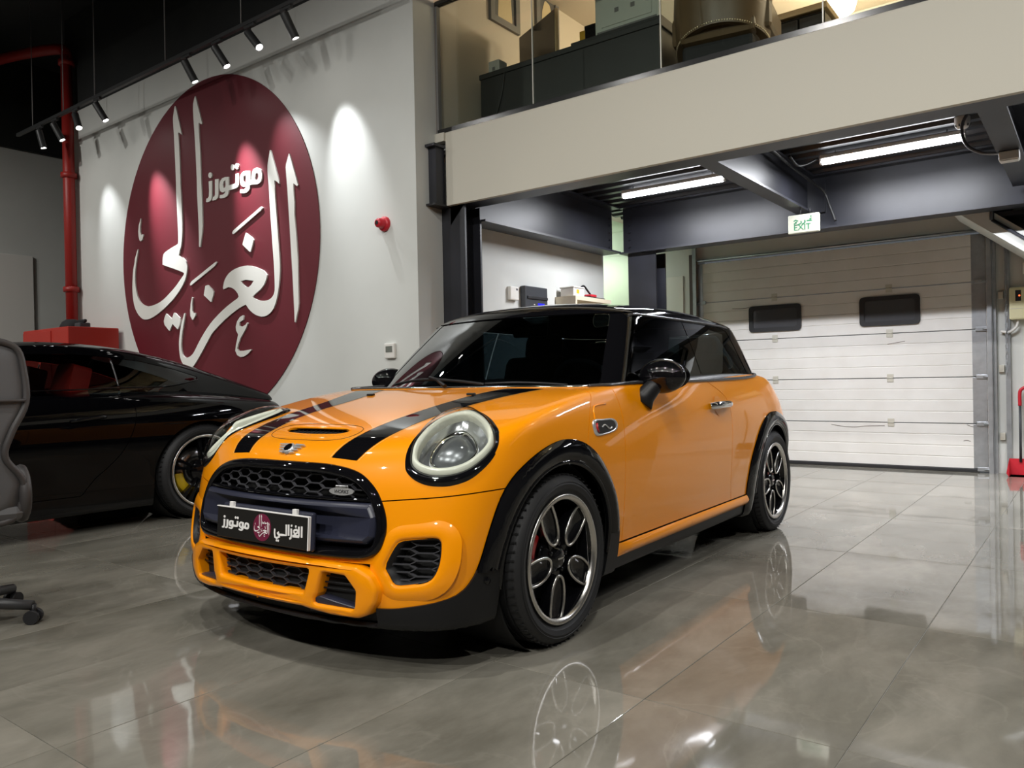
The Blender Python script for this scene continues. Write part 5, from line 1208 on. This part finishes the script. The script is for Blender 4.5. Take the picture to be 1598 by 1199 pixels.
# showroom tracks overhead, out of view above and behind the camera
for j, (y, xs) in enumerate(((.6, (-9.6, -7.0, -4.6, -2.2, .2, 2.4)), (-2.6, (-9.0, -6.5, -3.8, -1.1, 1.6)))):  # far-left lamp of each row added to brighten the left wall
    track('light_track', ('black light track high over the bonnets of the cars', 'black light track behind the photographer')[j], (-10.5, y, 4.9), (3.4, y, 4.9), cables=(.05, .5, .95))
    for k, x in enumerate(xs):
        nth = ('added at the far left', 'second from the left', 'third from the left', 'fourth from the left', 'fifth from the left', 'rightmost')[k]
        spotlight((x, y, 4.9), (x*.9-.3-(1.2 if x < -8 else 0), y+3.4, .2), 'wide ceiling spotlight, %s %s' % (nth, 'high over the bonnets' if j == 0 else 'behind the photographer'), (430 if j == 0 else 720)*(1.2 if x < -8 else .45 if x < -4 else .8 if x < -3 else 1.15)*SHOW, 128, 1.0, 'overhead track spotlights', .2, .055, (1, .985, .94))

# ---------------------------------------------------------------- under the mezzanine
def tube_lamp(x0, x1, y, z, label):
    t = thing('fluorescent_lamp', label, 'tube light', ((x0+x1)/2, y, z), 0, 'tube lights under the mezzanine'); h = (x1-x0)/2
    MB().rbox((-h-.02, -.022, .022), (h+.02, .022, .055), .005).build('housing', 'off_white_plastic', t)
    for s in (-1, 1): MB().rbox((s*(h+.01)-.012, -.016, -.02), (s*(h+.01)+.012, .016, .03), .003).build('end_cap', 'off_white_plastic', t)
    MB().cyl((-h, 0, 0), (h, 0, 0), .024, 16).build('tube', 'tube_light', t)
    MB().cyl((-h*.8, 0, .055), (-h*.8, 0, DECK-z), .004, 6).cyl((h*.8, 0, .055), (h*.8, 0, DECK-z), .004, 6).build('hanger', 'cable_black', t)
    return t
tube_lamp(-3.60, -2.62, 6.62, 2.70, 'glowing white tube light left of the exit sign under the deck')
tube_lamp(-1.785, -.79, 6.645, 2.70, 'glowing white tube light right of the exit sign under the deck')
tube_lamp(.3, 1.3, 6.645, 2.70, 'glowing white tube light farthest right under the deck')
area('tube_glow', (-3.1, 6.62, 2.66), (0, 0, 0), .98, .04, 34*TUBE, (.93, .95, 1)); area('tube_glow', (-1.29, 6.645, 2.66), (0, 0, 0), .98, .04, 34*TUBE, (.93, .95, 1)); area('tube_glow', (.8, 6.645, 2.66), (0, 0, 0), .98, .04, 34*TUBE, (.93, .95, 1))
tube_lamp(-5.35, -4.75, 8.2, 2.55, 'short added tube light in the side recess behind the steel column')  # tube added to light the recess, no such lamp is known
area('tube_glow', (-5.05, 8.2, 2.51), (0, 0, 0), .6, .04, 5*TUBE, (.96, 1, .92))
ex = thing('exit_sign', 'white exit sign with green lettering hanging below the black beam', 'sign', (-2.045, 7.0, 2.205))
MB().rbox((-.132, -.022, 0), (.132, .022, .162), .008).build('case', 'exit_face', ex)
MB().cyl((-.03, 0, .162), (-.03, 0, .215), .006, 8).cyl((.05, 0, .162), (.05, 0, .215), .006, 8).build('hanger', 'cable_black', ex)
EM = Matrix.Translation((0, -.0225, 0)) @ SM
text('EXIT', .072, EM @ Matrix.Translation((-.01, .048, 0)), 'exit_green', ex, ext=.0008)
for pts, w in (([(-.082, .108), (-.064, .116), (-.046, .108), (-.062, .098), (-.078, .085), (-.066, .072), (-.040, .074)], .009), ([(-.022, .104), (-.014, .092), (-.026, .080), (-.040, .077)], .009), ([(.012, .108), (.016, .092), (.002, .078), (-.012, .075)], .010), ([(.052, .112), (.072, .118), (.060, .105), (.078, .098), (.050, .100), (.030, .100)], .009)):
    flat_shape([[tuple(p) for p in ribbon(pts, w)]], EM, .0008).build('lettering', 'exit_green', ex)
for p in ((-.062, .090), (.066, .135)): flat_shape([[(p[0]+.006*cos(a), p[1]+.006*sin(a)) for a in np.linspace(0, 2*pi, 10, endpoint=False)]], EM, .0008).build('lettering', 'exit_green', ex)
def cable(name, label, pts, r, m='cable_black', n=6): return tag(MB().tube(smooth_poly(np.array(pts), n, False), r, 8).build(name, m), label, 'cable')
cable('conduit', 'black cable running along the middle beam and down beside the exit sign', [(-1.98, 5.2, 2.74), (-2.0, 5.8, 2.73), (-2.02, 6.5, 2.70), (-2.0, 7.1, 2.66), (-1.95, 7.28, 2.60), (-1.90, 7.30, 2.45), (-1.86, 7.30, 2.33)], .012)
cable('conduit', 'short black cable feeding the right tube light', [(-1.96, 6.35, 2.72), (-1.93, 6.45, 2.66), (-1.89, 6.55, 2.68), (-1.825, 6.645, 2.735)], .010)
cable('conduit', 'grey flexible cable looping down to the junction box', [(-.70, 6.22, 2.76), (-.74, 6.20, 2.66), (-.71, 6.15, 2.52), (-.62, 6.12, 2.44), (-.52, 6.13, 2.42)], .011, mat('grey_cable', (.16, .16, .17), .4))
jb_ = thing('junction_box', 'white cable junction box on the right-hand black beam', 'junction box', (-.46, 6.13, 2.36))
MB().rbox((-.058, -.045, 0), (.058, .045, .058), .006).build('box', 'off_white_plastic', jb_); MB().rbox((-.052, -.039, -.006), (.052, .039, 0), .004).build('lid', 'off_white_plastic', jb_)
sd = thing('smoke_detector', 'round white smoke detector on the black deck beside the tube light', 'smoke detector', (-.76, 6.40, 2.70))
MB().lathe([(0, 0), (.030, 0), (.045, .014), (.05, .035), (.05, .08)], 28).build('body', 'off_white_plastic', sd)
for i in range(10): MB().box((.036, -.004, .010), (.048, .004, .026), Matrix.Rotation(2*pi*i/10, 4, 'Z')).build('vent', 'dark_void', sd)
tag(MB().tube([(-3.9, 6.0, 2.745), (-2.2, 6.0, 2.745)], .012, 8).build('conduit', 'galvanised'), 'thin grey conduit pipe above the left tube light', 'conduit')
tag(MB().tube([(-2.0, 6.0, 2.745), (-.8, 6.0, 2.745)], .012, 8).build('conduit', 'galvanised'), 'thin grey conduit pipe above the right tube light', 'conduit')
# on the side wall
XS = -4.34
cpn = thing('control_panel', 'grey wall control panel with a glowing blue screen', 'control panel', (XS, 6.11, 1.50))
MB().rbox((0, -.185, 0), (.06, .185, .355), .008).build('case', 'dark_grey_plastic', cpn); MB().rbox((.058, -.155, .235), (.072, .175, .262), .004).build('handle', 'rubber_black', cpn)
MB().box((.0601, .02, .08), (.063, .125, .20)).build('screen', 'blue_screen', cpn); MB().box((.0601, -.05, .18), (.062, -.03, .188)).build('indicator', 'off_white_plastic', cpn)
th = thing('thermostat', 'small white thermostat left of the grey control panel', 'thermostat', (XS, 5.79, 1.71)); MB().rbox((0, -.065, 0), (.04, .065, .125), .008).build('case', 'off_white_plastic', th); MB().box((.0401, .02, .09), (.041, .045, .108)).build('display', 'dark_grey_plastic', th)
cab = thing('storage_cabinet', 'pale wooden cabinet against the side wall, seen over the car roof', 'cabinet', (XS+.005, 6.86, 0))
for lo, hi in (((0, -.35, 1.75), (.24, .35, 1.79)), ((0, -.35, .0), (.24, -.32, 1.75)), ((0, .32, 0), (.24, .35, 1.75)), ((0, -.32, 0), (.02, .32, 1.75)), ((0.02, -.32, .9), (.24, .32, .93)), ((0.02, -.32, .05), (.24, .32, .08))):
    MB().box(lo, hi).build('panel', 'wood_light', cab)
jar = thing('parts_box', 'clear plastic box of small parts on the wooden cabinet', 'box', (XS+.12, 6.65, 1.79)); MB().rbox((-.08, -.10, 0), (.08, .10, .085), .01).build('body', mat('cloudy_plastic', (.66, .63, .60), .3), jar); MB().rbox((-.085, -.105, .085), (.085, .105, .10), .006).build('lid', 'off_white_plastic', jar); MB().box((.0801, -.05, .03), (.081, .0, .07)).build('sticker', 'yellow_card', jar)
tl = thing('hand_vacuum', 'red and black hand tool lying on the wooden cabinet', 'tool', (XS+.13, 6.98, 1.79))
MB().rbox((-.06, -.20, 0), (.06, .20, .02), .006).build('base', 'rubber_black', tl); MB().rbox((-.045, -.06, .02), (.045, .06, .05), .012).build('body', 'red_plastic', tl); MB().tube(smooth_poly(np.array([(0, -.20, .02), (0, -.19, .10), (0, -.13, .13), (0, -.06, .09), (0, 0, .05)]), 4, False), .010, 8).build('handle', 'rubber_black', tl)
tag(MB().rbox((-4.19, YB-.012, 1.0), (-3.945, YB, 2.17), .004).build('notice_board', 'off_white_plastic'), 'plain white board on the back wall left of the garage door', 'board')
# ---------------------------------------------------------------- on the sign wall
al = thing('fire_alarm', 'red fire alarm sounder on the white wall right of the emblem', 'alarm', (-4.70, YW, 2.28))
AM = Matrix.Rotation(pi/2, 4, 'X')
MB().lathe([(0, .03), (.052, .03), (.06, .02), (.062, 0)], 28, AM).build('base', 'red_plastic', al); MB().lathe([(0, .095), (.028, .092), (.038, .08), (.042, .03)], 28, AM).build('horn', 'red_plastic', al); MB().lathe([(0, .0965), (.018, .096)], 20, AM).build('grille', 'dark_void', al)
t2 = thing('thermostat', 'small white room thermostat low on the wall near the orange car', 'thermostat', (-4.655, YW, 1.17)); MB().rbox((-.058, -.03, 0), (.058, 0, .125), .008).build('case', 'off_white_plastic', t2); MB().box((-.038, -.0315, .05), (.038, -.0301, .10)).build('display', mat('lcd', (.16, .17, .15), .3), t2)
pipe = thing('sprinkler_pipe', 'red fire pipe running up the left end of the emblem wall', 'pipe', (-10.1, 4.45, 1.66))
MB().cyl((0, 0, 0), (0, 0, 3.4), .065, 16).build('riser', 'red_pipe', pipe); MB().tube(smooth_poly(np.array([(0, 0, 3.3), (-.02, 0, 3.45), (-.2, -.05, 3.52), (-1.0, -.2, 3.6), (-2.0, -.3, 3.68)]), 5, False), .065, 12).build('branch', 'red_pipe', pipe)
for z in (.5, 1.9, 3.28): MB().lathe([(.065, z), (.09, z), (.09, z+.06), (.065, z+.06)], 16).build('coupling', 'red_pipe', pipe)
for k, (y, z, lb) in enumerate(((2.2, 5.2, 'nearer'), (3.3, 5.3, 'farther'))):
    tag(MB().tube([(XL, y, z), (-4.8, y, z)], .05, 12).build('ceiling_pipe', 'red_pipe'), '%s of two dark red sprinkler pipes under the black ceiling' % lb, 'pipe')
dk = thing('air_duct', 'dark round air duct under the black ceiling at the far left', 'duct', (-9.0, 2.75, 5.1)); MB().cyl((-2.6, 0, 0), (3, 0, 0), .22, 20).build('duct', 'black_ceiling', dk)
for x in (-1.6, 0, 1.6): MB().lathe([(.225, -.02), (.245, -.02), (.245, .02), (.225, .02)], 20, Matrix.Translation((x, 0, 0)) @ Matrix.Rotation(pi/2, 4, 'Y')).build('joint', 'black_ceiling', dk)
rc = thing('hose_cabinet', 'red fire hose cabinet standing by the wall behind the black coupe', 'cabinet', (-9.63, 4.22, 0))
MB().rbox((-.58, -.28, 0), (.58, .28, 1.66), .01).build('body', 'red_cabinet', rc); MB().rbox((-.56, -.29, .02), (.17, -.278, 1.63), .004).build('door', 'red_cabinet', rc)
hp_ = thing('cap', 'dark cap lying on the red cabinet', 'cap', (-9.55, 4.2, 1.66)); MB().lathe([(.12, 0), (.125, .03), (.10, .085), (.05, .115), (0, .12)], 24).build('crown', 'seat_cloth', hp_); MB().prism([(.10*cos(a)+.06, .10*sin(a)) for a in np.linspace(-1.6, 1.6, 12)], .002, .010).build('brim', 'seat_cloth', hp_)
ph = thing('desk_phone', 'small dark phone at the edge of the red cabinet', 'phone', (-9.28, 4.2, 1.66)); MB().rbox((-.07, -.06, 0), (.07, .06, .06), .012).build('body', 'dark_grey_plastic', ph); MB().rbox((-.08, -.02, .06), (.08, .02, .10), .014).build('handset', 'seat_cloth', ph)
tag(MB().rbox((XL, 3.9, .4), (XL+.04, 4.85, 2.87), .01).build('wall_panel', 'off_white_plastic'), 'tall plain white panel on the far left wall', 'panel')
# ---------------------------------------------------------------- right edge
cx_ = thing('door_controller', 'pale yellow garage door control box on the right wall', 'control box', (-.50, YB, 1.44))
MB().rbox((-.165, -.11, 0), (.20, 0, .30), .015).build('case', 'ivory_plastic', cx_); MB().rbox((-.115, -.113, .17), (-.07, -.108, .27), .003).build('indicator_strip', 'rubber_black', cx_); MB().lathe([(0, .004), (.006, .002), (.007, 0)], 10, Matrix.Translation((-.083, -.113, .22)) @ AM).build('led', 'red_led', cx_); MB().rbox((-.165, -.112, .10), (.20, -.109, .104), .001).build('seam', 'hinge_metal', cx_)
MB().tube(smooth_poly(np.array([(-.10, -.06, 0), (-.11, -.06, -.06), (-.17, -.05, -.11), (-.24, -.03, -.10)]), 5, False), .012, 8).build('cable', 'off_white_plastic', cx_)
sb2 = thing('switch_box', 'small white switch box above the pale yellow control box', 'switch', (-.47, YB, 1.86)); MB().rbox((-.09, -.05, 0), (.12, 0, .11), .01).build('case', 'off_white_plastic', sb2); MB().rbox((-.07, -.054, .03), (.10, -.049, .08), .004).build('cover', 'off_white_plastic', sb2)
ch = thing('pull_chain', 'thin metal pull chain hanging beside the garage door', 'chain', (-.69, YB-.07, .95))
for i in range(28): MB().tube([Vector((.010*cos(a)*(1 if i % 2 else 0), .010*cos(a)*(0 if i % 2 else 1), .05*i+.028*sin(a))) for a in np.linspace(0, 2*pi, 8, endpoint=False)], .0035, 5, closed=True).build('link', 'galvanised', ch)
dp = thing('dustpan', 'red long-handled dustpan leaning by the right wall', 'dustpan', (-.545, 8.52, 0))
MB().add([(-.13, -.10, 0), (.13, -.10, 0), (.13, .10, 0), (-.13, .10, 0), (-.15, -.10, .03), (.15, -.10, .03), (.14, .10, .15), (-.14, .10, .15)], [(3, 2, 1, 0), (0, 4, 7, 3), (1, 2, 6, 5), (2, 3, 7, 6)]).build('pan', 'red_plastic', dp)
MB().cyl((-.05, .09, .12), (-.05, .10, .66), .011, 10).build('pole', 'dark_grey_plastic', dp); MB().tube(smooth_poly(np.array([(-.05, .10, .64), (-.05, .10, .76), (-.03, .10, .80), (.02, .10, .82), (.06, .10, .80)]), 5, False), .015, 10).build('grip', 'red_plastic', dp)
br = thing('broom', 'black broom standing beside the red dustpan', 'broom', (-.28, 8.53, .0)); MB().rbox((-.08, -.025, .02), (.12, .025, .14), .01).build('head', 'rubber_black', br); MB().cyl((.05, 0, .14), (.05, .06, 1.0), .011, 10).build('pole', 'dark_grey_plastic', br)

# ---------------------------------------------------------------- upstairs office
ZU = 2.95
desk = thing('office_desk', 'dark grey office desk behind the mezzanine glass', 'desk', (-3.42, 5.62, ZU))
MB().rbox((-.86, -.32, .63), (.86, .32, .675), .004).build('desktop', 'desk_grey', desk); MB().box((-.85, -.31, 0), (.85, -.285, .63)).build('front_panel', 'desk_grey', desk)
for s in (-1, 1): MB().box((s*.83-.015, -.285, 0), (s*.83+.015, .31, .63)).build('side_panel', 'desk_grey', desk)
MB().rbox((.04, -.25, .675), (.84, .20, .73), .004).build('riser', 'desk_grey', desk)
MB().tube(smooth_poly(np.array([(-.58, -.314, .66), (-.62, -.316, .45), (-.72, -.316, .2), (-.80, -.316, .05)]), 5, False), .006, 6).build('cable', 'cable_black', desk)
mo = thing('monitor', 'black computer monitor seen from behind on the upstairs desk', 'monitor', (-3.86, 5.60, ZU+.677), radians(-25))
MB().rbox((-.31, -.015, .06), (.31, .02, .43), .008).build('screen', 'screen_black', mo); MB().rbox((-.14, .02, .15), (.14, .05, .34), .015).build('back', 'seat_cloth', mo); MB().rbox((-.03, .0, 0), (.03, .03, .16), .005).build('neck', 'seat_cloth', mo); MB().rbox((-.11, -.08, 0), (.11, .09, .012), .004).build('foot', 'seat_cloth', mo)
MB().rbox((.308, -.017, .06), (.325, .012, .43), .002).build('edge', 'wood_frame', mo)
ro_ = thing('router', 'small grey box at the left end of the upstairs desk', 'box', (-4.21, 5.48, ZU+.677)); MB().rbox((-.06, -.06, 0), (.06, .06, .15), .01).build('case', mat('grey_box', (.42, .42, .38), .5), ro_); MB().box((-.015, -.0615, .06), (.015, -.0601, .09)).build('mark', 'grey_frame', ro_)
ho_ = thing('storage_box', 'low black box beside the upstairs printer', 'box', (-3.24, 5.56, ZU+.732)); MB().rbox((-.05, -.12, 0), (.05, .12, .13), .008).build('body', 'screen_black', ho_); MB().rbox((-.052, -.122, .10), (.052, .122, .135), .006).build('lid', 'screen_black', ho_)
pr = thing('printer', 'off-white office printer on the upstairs desk', 'printer', (-2.90, 5.62, ZU+.732)); MB().rbox((-.28, -.20, 0), (.28, .20, .36), .012).build('case', mat('printer_white', (.50, .52, .46), .5), pr); MB().rbox((-.22, -.206, .06), (.22, -.198, .26), .006).build('panel', MATS['printer_white'], pr); MB().rbox((-.26, -.204, .02), (.26, -.199, .035), .002).build('slot', 'grey_frame', pr)
for x in (-.08, .06): MB().box((x-.018, -.2075, .15), (x+.018, -.2062, .185)).build('port', 'grey_frame', pr)
fo_ = thing('file_folder', 'orange folder standing between the black box and the printer', 'folder', (-3.48, 5.84, ZU+.680)); MB().rbox((-.03, -.12, 0), (.03, .12, .30), .004).build('cover', 'yellow_card', fo_); MB().box((-.022, -.118, .006), (.022, .123, .296)).build('paper', 'off_white_plastic', fo_)
for (y0, y1, z0, lb) in ((5.53, 5.97, 4.21, 'left'), (6.25, 6.64, 4.27, 'right')):
    pic = thing('framed_picture', '%s of two grey framed portraits on the beige upstairs wall' % lb, 'picture', (XS, (y0+y1)/2, z0)); h = (y1-y0)/2
    MB().ring([(-h, 0), (h, 0), (h, .62), (-h, .62)], [(-h+.06, .06), (h-.06, .06), (h-.06, .56), (-h+.06, .56)], 0, .03, Matrix(((0, 0, 1, 0), (1, 0, 0, 0), (0, 1, 0, 0), (0, 0, 0, 1)))).build('frame', 'grey_frame', pic)
    MB().box((.001, -h+.05, .05), (.012, h-.05, .57)).build('print', mat('picture_grey', (.10, .10, .10), .5), pic)
    MB().prism([tuple(p) for p in round_poly([(-.10, .06), (.12, .06), (.10, .30), (.05, .42), (-.03, .44), (-.08, .32)], .03, 4)], .012, .014, Matrix(((0, 0, 1, 0), (1, 0, 0, 0), (0, 1, 0, 0), (0, 0, 0, 1)))).build('figure', mat('picture_cream', (.62, .50, .30), .5), pic)
ac = thing('armchair', 'brown leather tub armchair with nail heads behind the mezzanine glass', 'armchair', (-2.12, 5.40, ZU), radians(8))
mb = MB(); n = 28; P = []
for i in range(n+1):
    a = pi+pi*i/n; lift = .33-.0+.10*sin(pi*i/n)
    P.append([(r*cos(a), r*sin(a)*.85, z) for r, z in ((.29, lift), (.325, lift), (.345, .62), (.33, .98), (.285, 1.02), (.24, .98), (.26, .6), (.27, lift))])
k = 8; mb.add([p for c_ in P for p in c_], [(i*k+j, (i+1)*k+j, (i+1)*k+(j+1) % k, i*k+(j+1) % k) for i in range(n) for j in range(k)]+[tuple(range(k)), tuple(range(n*k, n*k+k))[::-1]], True); mb.build('back_shell', 'brown_leather', ac, 50)
MB().rbox((-.27, -.20, .36), (.27, .32, .50), .05).build('seat', 'brown_leather', ac); MB().rbox((-.25, -.18, .02), (.25, .26, .36), .03).build('plinth', 'seat_cloth', ac)
mb = MB()
for i in range(60):
    a = pi+pi*i/59; mb.bm((lambda b: (bmesh.ops.create_icosphere(b, subdivisions=1, radius=.006), b)[1])(bmesh.new()), Matrix.Translation((.326*cos(a), .326*sin(a)*.85, .345+.10*sin(pi*i/59))))
q = mb.build('nail_heads', 'brass', ac); q['kind'] = 'stuff'
for s in (-1, 1): MB().rbox((s*.30-.05, -.1, .40), (s*.30+.05, .34, .62), .04).build('arm', 'brown_leather', ac)
sbd = thing('sideboard', 'dark sideboard with a wooden top upstairs, right of the armchair', 'sideboard', (-2.12, 6.75, ZU)); MB().rbox((-.42, -.22, .95), (.42, .22, 1.0), .005).build('top', 'wood_frame', sbd); MB().rbox((-.40, -.21, .75), (.40, .21, .93), .005).build('body', 'screen_black', sbd)
for i in range(4): MB().rbox((-.39+.198*i, -.222, .77), (-.21+.198*i, -.212, .91), .004).build('drawer', 'dark_grey_plastic', sbd)
for sx in (-.38, .38): MB().box((sx-.02, -.2, 0), (sx+.02, .2, .75)).build('leg', 'screen_black', sbd)
for i, (x, y) in enumerate(((-3.0, 7.0), (-1.94, 7.95), (-.4, 6.3), (1.6, 6.3))):  # globe lamps added to wash the office walls; only the second is known
    dl = thing('pendant_lamp', 'round warm globe pendant lamp upstairs, %s' % ('added over the desk', 'seen above the sideboard', 'added over the right end of the glass', 'added at the far right of the office')[i], 'ceiling light', (x, y, 4.72), 0, 'upstairs ceiling lights')
    MB().lathe([(0, -.32), (.07, -.31), (.12, -.27), (.14, -.20), (.12, -.13), (.07, -.09), (.02, -.08)], 28).build('diffuser', 'warm_disc', dl); MB().cyl((0, 0, -.08), (0, 0, 0), .012, 10).build('stem', 'brass', dl); MB().lathe([(0, -.02), (.05, -.02), (.06, 0)], 20).build('rose', 'brass', dl)
    l_ = bpy.data.lights.new('globe_light', 'POINT'); l_.energy = 60*UPST; l_.color = (1, .80, .57); l_.shadow_soft_size = .15; o_ = bpy.data.objects.new('globe_light', l_); o_.location = (x, y, 4.22); C.objects.link(o_)

# ---------------------------------------------------------------- office chair at the left edge
oc_ = thing('office_chair', 'grey mesh office chair with black casters at the left edge of the picture', 'chair', (-3.80, 1.16, 0), radians(80))
# local: x right of the sitter, y = forwards of the sitter ; the back is at -y
bo = smooth_poly([(.17, .43), (.235, .50), (.24, .60), (.175, .70), (.20, .80), (.255, .92), (.25, 1.06), (.22, 1.15), (.10, 1.18), (-.10, 1.18), (-.22, 1.15), (-.25, 1.06), (-.255, .92), (-.20, .80), (-.175, .70), (-.24, .60), (-.235, .50), (-.17, .43)], 5)
bc = lambda x, z: -.20-.03*sin((z-.43)*4.2)+.5*x*x-.02*(z-.5)
cen = np.array((0, .80)); mb = MB(); n = len(bo)
rings = [cen+(bo-cen)*t for t in (1, .8, .6, .4, .2)]
v = [(p[0], bc(*p), p[1]) for R_ in rings for p in R_]+[(0, bc(0, .8), .8)]
mb.add(v, [(i*n+j, i*n+(j+1) % n, (i+1)*n+(j+1) % n, (i+1)*n+j) for i in range(4) for j in range(n)]+[(4*n+j, 4*n+(j+1) % n, 5*n) for j in range(n)], True)
bk = mb.build('back_mesh', 'mesh_grey', oc_); md = bk.modifiers.new('t', 'SOLIDIFY'); md.thickness = .012
MB().tube([(p[0], bc(*p), p[1]) for p in bo], .014, 8, closed=True).build('back_frame', mat('chair_frame', (.055, .05, .05), .5), oc_)
MB().tube([(x, bc(x, .93)-.012, .93) for x in np.linspace(-.25, .25, 11)], .008, 6).build('cross_seam', MATS['chair_frame'], oc_)
MB().rbox((-.25, -.20, .43), (.25, .28, .50), .035).build('seat', 'mesh_grey', oc_)
MB().tube([(0, -.24, .75), (0, -.26, .50), (0, -.16, .40), (0, 0, .38)], .022, 8).build('spine', MATS['chair_frame'], oc_)
for s in (-1, 1):
    MB().tube([(s*.25, -.10+.09*cos(a), .535+.10*sin(a)) for a in np.linspace(0, 2*pi, 20, endpoint=False)], .024, 8, closed=True).build('arm_loop', MATS['chair_frame'], oc_)
MB().cyl((0, 0, .10), (0, 0, .40), .028, 14).build('gas_lift', 'rubber_black', oc_); MB().lathe([(0, .11), (.05, .11), (.055, .07), (0, .07)], 20).build('hub', 'rubber_black', oc_)
for i in range(5):
    a = radians(72*i-36); u_ = Vector((cos(a), sin(a), 0))
    lg = MB().tube([u_*.03+Vector((0, 0, .095)), u_*.18+Vector((0, 0, .09)), u_*.33+Vector((0, 0, .075))], [.028, .024, .02], 10).build('base_leg', mat('base_plastic', (.035, .035, .037), .45), oc_)
    p_ = u_*.33; w_ = Vector((-u_.y, u_.x, 0))
    cs = MB().cyl(p_+w_*.028+Vector((0, 0, .029)), p_+w_*.010+Vector((0, 0, .029)), .029, 18).cyl(p_-w_*.010+Vector((0, 0, .029)), p_-w_*.028+Vector((0, 0, .029)), .029, 18).build('caster', 'rubber_black', lg)
    MB().cyl(p_+Vector((0, 0, .03)), p_+Vector((0, 0, .08)), .012, 10).build('caster_stem', 'rubber_black', lg)
